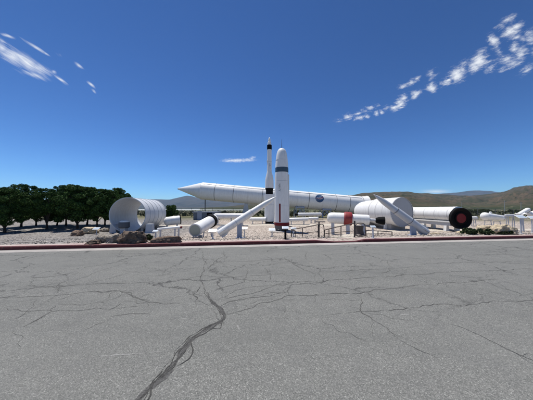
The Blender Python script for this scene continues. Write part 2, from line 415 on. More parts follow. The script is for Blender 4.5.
for k in range(5):
    off = random.uniform(-0.030, 0.030); i0 = random.choice((0, 0, 0, 3, 5)); i1 = random.choice((13, 13, 11, 9))
    pts = [q+Vector((off+random.gauss(0, 0.010), random.gauss(0, 0.012))) for q in main[i0:i1]]
    ribbon(mc, fractal(pts, 0.06, 6), 0.009, 0.008, 0.0022+k*0.0002, 1.3)
ribbon(mc, fractal(main[11:], 0.06, 6), 0.012, 0.008, 0.0038, 0.9)
for c in ([(445, 183), (440, 200), (415, 200)], [(380, 222), (372, 250), (350, 275)], [(410, 78), (430, 66), (450, 52), (440, 44)], [(402, 112), (385, 130), (400, 145), (425, 148)]):
    ribbon(mc, fractal(line(c), 0.08, 5), 0.010, 0.008, 0.0041, 0.7)
mc.build('deep_crack_line', 'tar', road, smooth=0)
fc = MB(); z = 0.0022
def cv_(l, ox, oy, sc): return [((ox+x/sc)*2, (oy+y/sc-230)*2) for x, y in l]
L3 = [[(118, 122), (118, 108), (140, 100)], [(60, 190), (100, 165), (110, 152)], [(220, 175), (300, 170)], [(170, 124), (230, 122), (260, 128), (265, 138), (320, 146), (370, 152)], [(-40, 142), (0, 137), (40, 132)]]
L3 += [cv_(l, 0, 250, 3.553) for l in ([(60, 131), (80, 130), (210, 130), (320, 120), (533, 115)], [(120, 134), (300, 126), (420, 117)], [(-60, 178), (0, 172), (150, 165), (250, 160), (330, 150), (533, 145)], [(-60, 215), (0, 212), (160, 215), (300, 212), (450, 205), (533, 200)],
   [(50, 250), (100, 215), (140, 175)], [(80, 275), (165, 230)], [(210, 130), (350, 80), (480, 30), (533, 20)], [(280, 125), (400, 100), (480, 80), (510, 85)], [(450, 150), (465, 175), (533, 182)], [(205, 130), (210, 152)], [(385, 215), (430, 190)], [(100, 100), (200, 95), (280, 80)])]
L3 += [cv_(l, 180, 240, 3.553) for l in ([(150, 35), (155, 55), (165, 62), (95, 100), (70, 130)], [(40, 75), (90, 70), (95, 90)], [(35, 175), (50, 205), (90, 230), (115, 235)], [(115, 225), (200, 180), (300, 165), (420, 150), (533, 148)], [(160, 268), (240, 250), (310, 220), (380, 200), (533, 195)],
   [(0, 145), (75, 128), (190, 132), (320, 125), (400, 120)], [(100, 190), (230, 150), (240, 100)], [(300, 100), (325, 125), (325, 150)], [(160, 75), (260, 75), (370, 65), (410, 90), (440, 105), (485, 122), (480, 145)], [(370, 65), (415, 96), (440, 106)], [(440, 40), (450, 70), (465, 80)], [(350, 95), (430, 108)], [(280, 45), (300, 40)], [(130, 245), (200, 215), (300, 205), (390, 190)], [(390, 170), (390, 200)], [(160, 210), (260, 190), (330, 165)])]
L4 = [[(-10, 112), (80, 108), (150, 100), (260, 92), (360, 85), (533, 78), (600, 72)], [(60, 140), (100, 130), (180, 128), (260, 115), (340, 110)], [(110, 172), (190, 167), (260, 160), (340, 152), (420, 148), (533, 140), (600, 134)],
      [(175, 125), (185, 140), (188, 160), (210, 180), (250, 205), (310, 233)], [(360, 185), (410, 205), (460, 228), (500, 248), (533, 262), (600, 290)],
      [(400, 90), (450, 110), (500, 125), (533, 135)], [(400, 40), (450, 42), (500, 52), (533, 58)], [(430, 45), (533, 40)], [(110, 86), (200, 80), (330, 72)], [(230, 92), (250, 75), (240, 60)], [(300, 70), (400, 66), (533, 62)], [(430, 52), (480, 50), (533, 54)], [(330, 112), (400, 104), (470, 100)]]
for ls, ox in ((L3, 0), (L4, 266)):
    for c in ls:
        q = line(c, ox); wd = random.uniform(0.006, 0.013); z += 0.00002
        ribbon(fc, fractal(q, 0.07, 6), wd*1.0, wd*0.8, z, 0.6)
        for _ in range(len(q)//2):          # short side branches
            i = random.randrange(len(q)); a = q[i]; ang = random.uniform(0, 6.28); L = random.uniform(0.2, 0.8)
            ribbon(fc, fractal([a, a+Vector((math.cos(ang), math.sin(ang)))*L], 0.12, 4), wd*0.45, 0.003, z+0.00001, 0.6)
M['tarfine'] = plain('crack_fine', (0.068, 0.067, 0.061), 0.9, 60, 0.4)
fc.build('fine_crack_line', 'tarfine', road, smooth=0)
M['scuff'] = plain('pale_scuff', (0.24, 0.24, 0.225), 0.9, 90, 0.4); sf = MB(); zs = .0012
for px_, py_, L_, an in [(130, 354, .42, .12), (238, 328, .07, 2), (243, 332, .05, 1), (405, 315, .09, .2), (300, 372, .06, 1.2), (276, 368, .04, .4), (335, 306, .20, .1), (395, 353, .05, .5), (30, 310, .5, .05), (180, 320, .12, .1)]:
    q = G(px_, py_); q = Vector((q.x, q.y)); e = Vector((math.cos(an), math.sin(an)))*L_; zs += .00001
    ribbon(sf, fractal([q-e, q+e], .01, 3), random.uniform(.006, .016), random.uniform(.003, .012), zs, 1.2)
sf.build('scuff_mark', 'scuff', road, smooth=0)
# ------------------------------------------------------------------ pebbles
N = 22000
s_ = 0.65+np.abs(rng.normal(0, 1, N))*7; t_ = rng.uniform(-24, 26, N)
base = np.array([[1, 0, 0], [-1, 0, 0], [0, 1, 0], [0, -1, 0], [0, 0, 0.7], [0, 0, -0.7]]); fb = np.array([[0, 2, 4], [2, 1, 4], [1, 3, 4], [3, 0, 4], [2, 0, 5], [1, 2, 5], [3, 1, 5], [0, 3, 5]])
V = np.zeros((N*6, 3)); F = np.zeros((N*8, 3), dtype=int)
for i in range(N):
    x, y = st(s_[i], t_[i]); r = 0.012+0.045*rng.random()**4; a = rng.random()*6.28; c, sn = math.cos(a), math.sin(a)
    q = base*(r*rng.uniform(0.7, 1.3, 3)); q = q+rng.normal(0, r*0.12, q.shape)
    V[i*6:i*6+6, 0] = x+q[:, 0]*c-q[:, 1]*sn; V[i*6:i*6+6, 1] = y+q[:, 0]*sn+q[:, 1]*c; V[i*6:i*6+6, 2] = gz(x, y)+q[:, 2]+r*0.25
    F[i*8:i*8+8] = fb+i*6
tag(np_mesh('gravel', V, F, 'pebble', 3), 'loose grey and tan gravel spread behind the red kerb', 'gravel', kind='stuff')
# ------------------------------------------------------------------ hills and mountains
def pchip(pts, x):
    xs = [p[0] for p in pts]; ys = [p[1] for p in pts]; return float(np.interp(x, xs, ys))
def range_mesh(name, ridge, Y0, YC, Y1, nu, nv, amp, fscale, mat, p0, p1):
    V = []; F = []
    for i in range(nv+1):
        v = i/nv; Y = Y0*(Y1/Y0)**v
        for j in range(nu+1):
            px = p0+(p1-p0)*j/nu; u = (px-266.5)/200; x = u*Y
            top = pchip(ridge, px); H = P(px, top, YC).z+3
            if Y < YC: sfac = ((Y-Y0)/(YC-Y0)); sfac = sfac**1.5*(0.75+0.25*sfac)
            else: sfac = 1-((Y-YC)/(Y1-YC))**1.4
            n = mn.fractal(Vector((x*fscale, Y*fscale, 5.5)), 0.9, 2.1, 6); rd = 1-abs(mn.noise(Vector((x*fscale*1.7, Y*fscale*0.9, 1.5))))*2
            env = min(1, 3.2*sfac) if Y < YC else max(0, sfac)
            damp = 1.0-0.8*math.exp(-((Y-YC)/(0.12*YC))**2)
            z = -4+(H+4)*max(0, sfac)+amp*H*env*damp*(0.55*n+0.45*(rd-0.5))*(1-0.35*sfac)
            V.append((x, Y, z))
    for i in range(nv):
        for j in range(nu): a = i*(nu+1)+j; F.append((a, a+1, a+nu+2, a+nu+1))
    return tag(np_mesh(name, V, F, mat, 4, smooth=True), kind='structure')
RB = [(200, 208), (230, 206.5), (260, 203), (300, 199.5), (340, 196), (352, 195), (362, 193.6), (375, 192.6), (388, 192.2), (400, 191.4), (412, 192.4), (425, 193.2), (440, 194.6), (455, 195.3), (470, 196), (485, 195), (497, 193), (508, 190.6), (515, 188.2), (522, 186.6), (528, 185.8), (540, 186.3), (580, 189), (650, 194), (760, 199)]
RA = [(-250, 202), (0, 199), (100, 199.3), (160, 199.2), (170, 199.4), (178, 197.5), (183, 196.5), (187, 195.7), (192, 196.4), (196, 197.4), (202, 197.2), (207, 196.8), (213, 197.8), (225, 199), (245, 201), (300, 203), (380, 200), (425, 195.2), (435, 194), (447, 193), (460, 192.2), (470, 191), (480, 190.3), (490, 190.5), (500, 192), (510, 194), (600, 200)]
range_mesh('hills', RB, 700, 2900, 5200, 420, 90, 0.55, 0.0030, 'hill', 200, 760)
range_mesh('mountains', RA, 6200, 10500, 13000, 460, 50, 0.35, 0.0009, 'mount', -250, 600)
# ------------------------------------------------------------------ vegetation
def leaf_cloud(blobs, n, size, squash=0.8):
    """n small two-triangle leaf sprays inside a set of blobs (cx,cy,cz,r); returns verts, quads"""
    bl = np.array(blobs); w = bl[:, 3]**2; w /= w.sum()
    idx = rng.choice(len(bl), n, p=w); c = bl[idx]
    d = rng.normal(size=(n, 3)); d /= np.linalg.norm(d, axis=1)[:, None]
    rad = (0.55+0.5*rng.random(n)**0.6)*c[:, 3]
    pnt = c[:, :3]+d*rad[:, None]*np.array([1, 1, squash])
    a = rng.normal(size=(n, 3)); a /= np.linalg.norm(a, axis=1)[:, None]
    b2 = np.cross(a, rng.normal(size=(n, 3))); b2 /= np.linalg.norm(b2, axis=1)[:, None]
    sz = size*rng.uniform(0.5, 1.3, n)[:, None]
    q = np.stack([pnt-a*sz, pnt+b2*sz*0.55, pnt+a*sz, pnt-b2*sz*0.55], axis=1)
    return q.reshape(-1, 3), np.arange(n*4).reshape(-1, 4)
def make_tree(seed, h, w, n=42000, zb=0.45):
    """meshes of one crown and one trunk, base at the origin"""
    random.seed(seed); blobs = []
    zc = (h+zb)/2; hz = (h-zb)/2
    for k in range(60):
        th = random.uniform(0, 6.28); ph = random.uniform(-0.92, 1); rr = random.uniform(0.5, 0.88)
        rho = (1-abs(ph)**(3.2 if ph > 0 else 5))**0.5
        x = math.cos(th)*rho*rr*w/2; y = math.sin(th)*rho*rr*w/2; z = zc+ph*hz*(0.80 if ph > 0 else 0.78)
        blobs.append((x, y, z, random.uniform(0.32, 0.62)*w/5))
    for k in range(26):
        th = random.uniform(0, 6.28); rr = random.uniform(0, .9)**.6; blobs.append((math.cos(th)*rr*w/2, math.sin(th)*rr*w/2, zc+hz*(1-rr**2.6)**.5*.98-random.uniform(0.0, 0.25), random.uniform(0.14, 0.30)))
    for k in range(6): blobs.append((random.uniform(-.15, .15)*w, random.uniform(-.15, .15)*w, zc+random.uniform(-.4, .4)*hz, 0.9*w/5))
    cv, cf = leaf_cloud(blobs, n, 0.066)
    cv[:, 2] = np.maximum(cv[:, 2], zb*0.8)
    tb = MB()
    tb.tube([(0, 0, -0.15), (0.02, 0, 0.3), (0.05, 0.03, zb+0.3), (0.0, 0.05, zc)], [0.15, 0.10, 0.08, 0.04], 10)
    for bb in random.sample(blobs, 12):
        tb.tube([(0.04, 0.02, zb*0.8+random.random()*0.6), (bb[0]*0.45, bb[1]*0.45, bb[2]*0.7+0.2), (bb[0], bb[1], bb[2])], [0.055, 0.035, 0.012], 6)
    return cv, cf, tb
protos = []
tree_specs = [  # base pixel, top of the crown, label
 (-40, 233, 187, 'dark round tree partly outside the left edge of the gravel lot', 0),
 (-17, 229.5, 190, 'dark tree at the far left edge, behind the nearest trunk', 1),
 (4.8, 233, 187, 'nearest dark tree at the left edge, thick trunk in its own shade on the gravel', 0),
 (21, 227.3, 184.6, 'second dark tree from the left, its rounded top standing above its neighbours', 2),
 (36, 226, 196, 'low dark tree in the dip of the tree row, set back on the gravel', 3),
 (47, 229.4, 189, 'dark tree with a slim trunk right of the dip in the tree row', 1),
 (57, 225.6, 196, 'small dark tree in the second dip of the row, set back', 3),
 (66, 225.8, 184.5, 'tree with the tallest narrow peak in the row, behind the pale boulders', 2),
 (77.5, 228.6, 185, 'broad dark tree whose trunk stands just left of the tan boulder', 0),
 (87, 225.5, 187.5, 'set back dark tree above the tan boulder', 1),
 (97, 228, 189, 'dark tree whose trunk rises right of the tan boulder', 2),
 (105, 225.4, 192.5, 'dark tree set back, left of the white ribbed casing', 3),
 (114, 226.5, 188.3, 'dark tree peaking above the rim of the white ribbed casing', 1),
 (122, 225.6, 193.5, 'last dark tree of the row, mostly hidden behind the white ribbed casing', 0)]
H0 = [4.8, 5.0, 5.3, 4.4]; W0 = [4.0, 3.7, 3.5, 4.1]
pm = []
for k in range(4):
    cv, cf, tb = make_tree(11+k, H0[k], W0[k])
    pm.append((cv, cf, tb))
tree_mesh = {}
for k, (cv, cf, tb) in enumerate(pm):
    c = np_mesh('crown', cv, cf, 'leaf', 4); t = tb.build('trunk', 'bark'); tree_mesh[k] = (c.data, t.data)
    bpy.data.objects.remove(c); bpy.data.objects.remove(t)
def place_tree(px, py, ty, label, k, rot):
    g = G(px, py); topz = P(px, ty, g.y).z
    root = empty('shade_tree', (g.x, g.y, g.z), label, 'tree', 'dark trees in a row on the gravel lot')
    sc = (topz-g.z)/H0[k]; root.scale = (sc*random.uniform(0.86, 1.1), sc, sc); root.rotation_euler.z = rot
    for nm, me in (('crown', tree_mesh[k][0]), ('trunk', tree_mesh[k][1])):
        o = bpy.data.objects.new(nm, me); COL.objects.link(o); o.parent = root
random.seed(5)
for i, (px, py, ty, lab, k) in enumerate(tree_specs): place_tree(px, py, ty, lab, k, i*2.1)
def shrub(name, px, py, w, h, label, n=2500, mat='leafshrub', Y=None, leaf=0.05, cat='shrub', group=None):
    g = G(px, py)
    bl = [(random.uniform(-.35, .35)*w, random.uniform(-.3, .3)*w, random.uniform(.2, .75)*h, random.uniform(.16, .3)*min(w, h*1.2)) for _ in range(14)]
    cv, cf = leaf_cloud(bl, n, leaf); cv[:, 2] = np.clip(cv[:, 2], 0.0, None)
    root = empty(name, g, label, cat, group)
    np_mesh('foliage', cv, cf, mat, 4, parent=root)
    sb = MB()
    for b_ in bl[:7]: sb.tube([(0, 0, -0.05), (b_[0]*.5, b_[1]*.5, b_[2]*.5), (b_[0], b_[1], b_[2])], [.03, .02, .008], 5)
    sb.build('stem', 'bark', None).parent = root
    return root
shrub('evergreen_shrub', 170.5, 218.3, 2.2, 3.3, 'tall dark evergreen bush behind the ribbed casing, beside the small white motor', 7000, 'leaf', leaf=0.09)
shrub('low_shrub', 473, 234.6, 1.1, .38, 'low dark shrub at the kerb left of the sandstone boulders', 2200)
shrub('low_shrub', 486.5, 235, .9, .34, 'low dark shrub in front of the leftmost sandstone boulder', 2000)
shrub('low_shrub', 504, 234.6, 1.0, .30, 'low dark shrub in front of the middle sandstone boulder', 2000)
shrub('low_shrub', 148, 240.5, .35, .3, 'small green shrub between the two dark brown boulders at the kerb', 900)
for i, (px, py, w, h, lab) in enumerate([(470, 214.4, 4.5, 2.0, 'wide green bush beyond the black ended motor'), (486, 213.8, 6, 2.2, 'green bush beyond the white rounded tank'), (508, 213.6, 7, 1.8, 'long green bush behind the wire fence near the right edge'), (526, 214, 5, 2.2, 'green bush behind the wire fence at the right edge'), (222, 214, 5, 1.4, 'green bush beyond the thin white motor under the long booster'), (255, 214, 6, 1.8, 'green bush under the long booster left of the tall rocket'), (296, 213.4, 5, 1.7, 'green bush under the long booster right of the blunt missile'), (440, 214, 5, 1.7, 'green bush seen above the white motor left of its black end')]):
    shrub('field_bush', px, py, w, h, lab, 4200, leaf=0.13, cat='bush', group='bushes in the field behind the rockets')
# sagebrush mass
N = 5200
yy = 46*(260/46)**rng.random(N); uu = rng.uniform(-1.7, 1.7, N)
vs = []; K = 9
for i in range(N):
    x = uu[i]*yy[i]; y = yy[i]; z = gz(x, y) if i % 1 == 0 else 0; r = rng.uniform(.25, .75)
    c = np.array([x, y, z+r*.35]); d = rng.normal(size=(K, 3)); d /= np.linalg.norm(d, axis=1)[:, None]; d[:, 2] = np.abs(d[:, 2])*.7
    p_ = c+d*r*.6; a = rng.normal(size=(K, 3))*r*.35; b2 = rng.normal(size=(K, 3))*r*.35
    vs.append(np.stack([p_-a, p_+b2, p_+a, p_-b2], axis=1).reshape(-1, 3))
vs = np.concatenate(vs)
tag(np_mesh('sagebrush', vs, np.arange(len(vs)).reshape(-1, 4), 'sage', 4), 'grey green sagebrush covering the flat beyond the garden', 'sagebrush', kind='stuff')
# ------------------------------------------------------------------ boulders
def boulder(x0, x1, yt, yb, mat, label, seed, depth=0.8, group=None, Y=None, flat=0.0):
    g = G((x0+x1)/2, yb); Y = g.y; w = m(x1-x0, Y); h = P((x0+x1)/2, yt, Y).z-g.z
    bm = bmesh.new(); bmesh.ops.create_icosphere(bm, subdivisions=5, radius=1)
    rs = random.Random(seed)
    planes = []
    for k in range(15):
        n = Vector((rs.gauss(0, 1), rs.gauss(0, 1), rs.gauss(0, .8))).normalized(); planes.append((n, rs.uniform(.60, .88)))
    planes.append((Vector((0.1, 0, 1)).normalized(), .8-flat))
    for v in bm.verts:
        p = v.co.copy()
        for n, d in planes:
            e = p.dot(n)-d
            if e > 0: p -= n*e*0.94
        q = p*1.6+Vector((seed*3.1, seed, 0))
        nn = mn.fractal(q*1.5, 0.9, 2.1, 6)
        cr = -0.10*max(0, 1-abs(mn.noise(q*Vector((1.2, 1.2, 4.0)) if False else Vector((q.x*1.3, q.y*1.3, q.z*4.0))))*14)
        p *= 1+0.17*nn+cr*0.8
        v.co = Vector((p.x*w/2*1.22, p.y*w/2*depth*1.2, (p.z+.55)*h/1.42))
    for f in bm.faces: f.smooth = True
    for e in bm.edges: e.smooth = e.calc_face_angle(0) < 0.45
    me = bpy.data.meshes.new('boulder'); bm.to_mesh(me); bm.free(); me.materials.append(M[mat])
    o = bpy.data.objects.new('boulder', me); COL.objects.link(o); o.location = (g.x, g.y+w*0.3*depth, g.z-0.06); 
    return tag(o, label, 'boulder', group or 'boulders placed in the gravel')
boulder(117, 143, 230, 244.2, 'rockdark', 'biggest dark brown boulder at the kerb, in front of the open casing', 3)
boulder(104, 120, 232, 243.5, 'rockgrey', 'grey brown boulder touching the left side of the biggest dark boulder', 5)
boulder(95, 108, 233.5, 243.5, 'rockgrey', 'low grey boulder between the small dark rock and the grey brown boulder', 15)
boulder(83.5, 97, 239, 246, 'rockdark', 'small dark brown rock at the kerb, leftmost of the kerbside boulders', 7)
boulder(150.5, 179, 234, 243.3, 'rockred', 'long flat reddish brown boulder at the kerb, under the slim motor with dark red end', 9, .6, flat=.1)
boulder(68.5, 81, 230, 236, 'rockred', 'brown boulder left of the tan topped boulder, near the trees', 11)
boulder(78.5, 94, 225.8, 233.6, 'rocktan', 'tan flat topped boulder below the trees', 13, flat=.2)
boulder(99.5, 107.5, 227.5, 232, 'rockgrey', 'small grey rock below the trees, right of the tan topped boulder', 17)
boulder(482.5, 499, 223.6, 234, 'rocktan', 'leftmost of the pale sandstone boulders, under the white rounded tank', 19, .7, flat=.15)
boulder(495, 512.5, 222.4, 234.5, 'rocktan', 'tallest pale sandstone boulder, middle of its row near the right edge', 21, .7, flat=.1)
boulder(508, 521, 226, 235, 'rocktan', 'smallest pale sandstone boulder, right end of its row', 23, .8)
boulder(461, 481, 229, 234, 'rocktan', 'low pale rock slab just right of the black ended motor', 25, .6, flat=.2)
boulder(432, 441, 231.5, 234.2, 'rocktan', 'small flat pale rock under the middle of the black ended motor', 27, .6, flat=.2)
# ------------------------------------------------------------------ rockets: shared pieces
def saddle(root, c, axis, r, zg, w=0.35, mat='concrete', name='cradle', half=0.75):
    """a notched support block under a horizontal cylinder at point c"""
    a = Vector((axis[0], axis[1], 0)).normalized(); n = Vector((-a.y, a.x, 0)); c = Vector(c); mb = MB(); pts = []
    W = r*half; zb = zg-0.12
    pts.append(c-n*W+Vector((0, 0, zb-c.z))); pts.append(c+n*W+Vector((0, 0, zb-c.z)))
    ang0 = math.asin(min(.95, W/(r+0.01)))
    for k in range(9):
        an = ang0-2*ang0*k/8; pts.append(c+n*math.sin(an)*(r+.006)-Vector((0, 0, math.cos(an)*(r+.006))))
    pts = [p-a*w/2 for p in pts]; mb.prism(pts, a*w)
    return mb.build(name, mat, root, smooth=0)
def legs_frame(root, c, axis, r, zg, mat='lgrey', name='stand', spread=0.9, t=0.07):
    a = Vector((axis[0], axis[1], 0)).normalized(); n = Vector((-a.y, a.x, 0)); c = Vector(c); mb = MB()
    top = c-Vector((0, 0, r+0.0)); rot = Matrix(((n.x, a.x, 0), (n.y, a.y, 0), (0, 0, 1)))
    mb.box(top-Vector((0, 0, 0.02)), (r*1.5, t*2, 0.07), rot)
    for sgn in (-1, 1):
        p0 = top+n*sgn*r*.6-Vector((0, 0, .03)); p1 = Vector((c.x, c.y, zg-.08))+n*sgn*r*spread
        mb.tube([p0, p1], t/2*1.2, 6)
    mb.tube([Vector((c.x, c.y, (top.z+zg)/2))-n*r*.75, Vector((c.x, c.y, (top.z+zg)/2))+n*r*.75], t/3, 6)
    return mb.build(name, mat, root, smooth=30)
def ring(root, p0, a, t, r, w, mat, name, up=0.012, seg=48):
    mb = MB(); mb.lathe(Vector(p0)+Vector(a).normalized()*(t-w/2), a, [(0, r-0.02), (0, r+up), (w, r+up), (w, r-.02)], seg, False, False)
    return mb.build(name, mat, root)
def text_on(root, s, p0, axis, facing, r, t, hgt, mat='letter', name='lettering', along=True, off=0.006):
    """text wrapped on a cylinder surface: p0,axis of the cylinder, facing = direction the text looks, t = start along the axis"""
    cu = bpy.data.curves.new('t', 'FONT'); cu.body = s; cu.size = hgt/0.7; cu.align_x = 'CENTER'; cu.align_y = 'CENTER'; cu.resolution_u = 3
    ob = bpy.data.objects.new('t', cu); COL.objects.link(ob); bpy.context.view_layer.update()
    me = bpy.data.meshes.new_from_object(ob.evaluated_get(bpy.context.evaluated_depsgraph_get())); bpy.data.objects.remove(ob)
    a = Vector(axis).normalized(); f = Vector(facing); f = (f-a*f.dot(a)).normalized(); sd = f.cross(a)   # right-hand side when text runs along a
    o0 = Vector(root.location)
    # text x runs along 'a', text y points along 'up' = f x a
    up = f.cross(a)
    for v in me.vertices:
        ang = v.co.y/(r+off); q = Vector(p0)+a*(t+v.co.x)+(f*math.cos(ang)+up*math.sin(ang))*(r+off)
        v.co = q-o0
    me.materials.append(M[mat]); o = bpy.data.objects.new(name, me); COL.objects.link(o); o.parent = root
    return o
# ---- 1. the long booster
Yb = 42.8; pT = P(178, 188.8, Yb); pE = P(366, 205.6, Yb); ax = (pE-pT).normalized(); L = (pE-pT).length; R = 1.84
zg = gz(0, Yb)
bo = empty('booster_rocket', (0, Yb, zg), 'very long white booster lying on supports, pointed nose to the left and round blue emblem', 'rocket')
tpx = lambda px: (P(px, 197, Yb).x-pT.x)/ax.x
def shell(prof, name, mat): return MB().lathe(pT, ax, prof, 64).build(name, mat, bo, smooth=25)
tc = tpx(202.5)
shell([(0, 0), (.04, .09), (.2, .20), (tc*.985, R*.985), (tc, R)], 'nose_cone', 'white')
ring(bo, pT, ax, .16, .17, .3, 'lgrey', 'nose_tip', .02)
cuts = [tpx(v) for v in (202.5, 216.3, 234.5, 262.5, 307.5, 334, 347, 360)]
for a_, b_ in zip(cuts, cuts[1:]): shell([(a_, R-.05), (a_+.01, R), (b_-.02, R), (b_-.01, R-.05)], 'motor_segment', 'white')
for c_ in cuts[1:]: ring(bo, pT, ax, c_, R, .085, 'joint', 'joint_ring', .012, 64)
for a_, b_ in zip(cuts, cuts[1:]):
    nn_ = max(1, int((b_-a_)/2.1))
    for k in range(1, nn_): ring(bo, pT, ax, a_+(b_-a_)*k/nn_, R, .05, 'seam', 'factory_seam', .006, 64)
fr = Vector((0, -.62, .78)); fr = (fr-ax*fr.dot(ax)).normalized(); dl = pT+ax*(cuts[0]+.4)+fr*(R+.03); dr_ = pT+ax*(cuts[-1]-.3)+fr*(R+.03); sdv = ax.cross(fr)
MB().box((dl+dr_)/2, ((dr_-dl).length, .16, .08), Matrix((ax, sdv, fr)).transposed()).build('cable_raceway', 'white', bo, smooth=0, bevel=.01)
shell([(cuts[-1], R), (L-.2, R*1.1), (L, R*1.14)], 'aft_skirt', 'white')
tun = MB(); up = Vector((0, -.75, .66)).normalized()
# supports
for px, sty in ((246, 0), (325, 1), (299, 1)):
    t = tpx(px); c = pT+ax*t; mb = MB(); g0 = gz(c.x, c.y)
    if sty == 0:
        mb.prism([(c.x-.95, c.y-.2, g0-.1), (c.x+.95, c.y-.2, g0-.1), (c.x+.28, c.y-.2, c.z-R*.97), (c.x-.28, c.y-.2, c.z-R*.97)], (0, .4, 0))
        mb.build('support_leg', 'lgrey', bo, smooth=0)
    else:
        for dx in (-1.0, 1.0):
            for dy in (-1.2, 1.2): mb.tube([(c.x+dx, c.y+dy, g0-.1), (c.x+dx*.7, c.y+dy, c.z-R*.72)], .10, 8)
            mb.tube([(c.x+dx, c.y-1.2, g0+.2), (c.x-dx*.7, c.y-1.2, c.z-R*.8)], .07, 6)
        mb.box((c.x, c.y, c.z-R*.9), (1.9, 2.8, .22)); mb.build('support_frame', 'bluegrey', bo, smooth=30)
c = pT+ax*tpx(205.7); g0 = gz(c.x, c.y); MB().tube([(c.x, c.y-.3, g0-.1), (c.x, c.y-.3, c.z-R*.9)], .09, 8).build('support_pole', 'joint', bo)
# round emblem
te = tpx(317.2); f = Vector((0, -1, 0)); f = (f-ax*f.dot(ax)).normalized(); up = Vector((0, 0, 1)); up = (up-ax*up.dot(ax)-f*up.dot(f)).normalized()
ang_c = 0.30; rE = .86
def onsurf(x, y, off): 
    an = ang_c+y/R; return pT+ax*(te+x)+(f*math.cos(an)+up*math.sin(an))*(R+off)
def wrapped(fn_pts, name, mat, off, parent):
    bm = bmesh.new(); vs = [bm.verts.new(onsurf(x, y, off)-Vector(bo.location)) for x, y in fn_pts]
    return bm, vs
bm = bmesh.new(); prev = None; o0 = Vector(bo.location)
for i in range(0, 9):
    rr = rE*i/8; row = [bm.verts.new(onsurf(rr*math.cos(k/48*6.2832), rr*math.sin(k/48*6.2832), .012)-o0) for k in range(48)] if i else [bm.verts.new(onsurf(0, 0, .012)-o0)]
    if prev:
        for k in range(48):
            if len(prev) == 1: bm.faces.new((prev[0], row[k], row[(k+1) % 48]))
            else: bm.faces.new((prev[k], row[k], row[(k+1) % 48], prev[(k+1) % 48]))
    prev = row
me = bpy.data.meshes.new('emblem'); bm.to_mesh(me); bm.free(); me.materials.append(M['logo']); emb = bpy.data.objects.new('emblem', me); COL.objects.link(emb); emb.parent = bo
def curve_strip(pts, ws, off, mat, name):
    bm = bmesh.new(); pr = None
    for i, (x, y) in enumerate(pts):
        a = pts[min(i+1, len(pts)-1)]; b_ = pts[max(i-1, 0)]; d = Vector((a[0]-b_[0], a[1]-b_[1])).normalized(); w = ws(i/(len(pts)-1))/2
        row = (bm.verts.new(onsurf(x-d.y*w, y+d.x*w, off)-o0), bm.verts.new(onsurf(x+d.y*w, y-d.x*w, off)-o0))
        if pr: bm.faces.new((pr[0], row[0], row[1], pr[1]))
        pr = row
    me = bpy.data.meshes.new(name); bm.to_mesh(me); bm.free(); me.materials.append(M[mat]); o = bpy.data.objects.new(name, me); COL.objects.link(o); o.parent = emb
curve_strip([(.72*math.cos(a)*1.0*math.cos(.4)-.30*math.sin(a)*math.sin(.4), .72*math.cos(a)*math.sin(.4)+.30*math.sin(a)*math.cos(.4)) for a in np.linspace(0.5, 5.7, 40)], lambda q: .035, .018, 'white', 'orbit_ring')
curve_strip([(-.80+1.6*q, .05-.30*math.sin(q*3.0)+.36*q) for q in np.linspace(0, 1, 24)], lambda q: .02+.13*math.sin(q*3.14), .021, 'logored', 'red_swoosh')
text_on(bo, 'NASA', pT, ax, (f*math.cos(ang_c)+up*math.sin(ang_c)), R, te, .34, 'white', 'lettering', off=.026)
nl = [o for o in bo.children if o.name.startswith('lettering')][0]; nl.parent = emb
# ---- 2. grey ended tank
Yn = 24.0; c0 = P(402, 212.1, Yn); th = math.radians(16); ax2 = Vector((-math.sin(th), math.cos(th), 0.0)); R2 = 1.78
g0 = gz(c0.x, c0.y); tk = empty('motor_case', (c0.x, c0.y, g0), 'wide white motor case with domed far end and flat grey disc facing the road', 'rocket motor')
MB().lathe(c0, ax2, [(0.0, R2-.05), (0.0, R2), (.25, R2+.02), (.27, R2), (3.4, R2-.02), (3.42, R2-.10), (5.6, 1.52), (6.3, 1.42), (6.8, 1.2), (7.1, .8), (7.25, 0)], 64).build('case_shell', 'white', tk, smooth=25)
MB().lathe(c0-ax2*.012, ax2, [(0, 0), (0, R2-.055), (.05, R2-.055)], 64, False, False).build('end_cover', 'cover', tk, smooth=20)
mb = MB(); mb.lathe(c0-ax2*.05, ax2, [(0, R2-.09), (0, R2-.03), (.12, R2-.03), (.12, R2-.09)], 64, False, False).build('end_flange', 'lgrey', tk, smooth=20)
mb = MB(); e1 = ax2.cross(Vector((0, 0, 1))).normalized()
for k in range(40):
    an = k/40*6.2832; q = c0+(e1*math.cos(an)+Vector((0, 0, 1))*math.sin(an))*(R2-.06); mb.cyl(q-ax2*.085, q-ax2*.04, .022, seg=6)
tag(mb.build('bolt_circle', 'joint', tk, smooth=0), kind='stuff')
for t in (1.2, 2.3, 3.4): ring(tk, c0, ax2, t, R2-.005, .05, 'seam', 'seam', .008, 64)
for t in (.8, 4.4):
    saddle(tk, c0+ax2*t, ax2, R2 if t < 2 else 1.6, gz((c0+ax2*t).x, (c0+ax2*t).y), .5, 'concrete', 'cradle', .6)
q = G(387, 229.3); mb = MB(); mb.prism([(q.x-.36, q.y, q.z-.1), (q.x+.36, q.y, q.z-.1), (q.x+.12, q.y, q.z+1.45), (q.x-.12, q.y, q.z+1.45)], (0, .18, 0)); mb.build('support_leg', 'white', tk, smooth=0)
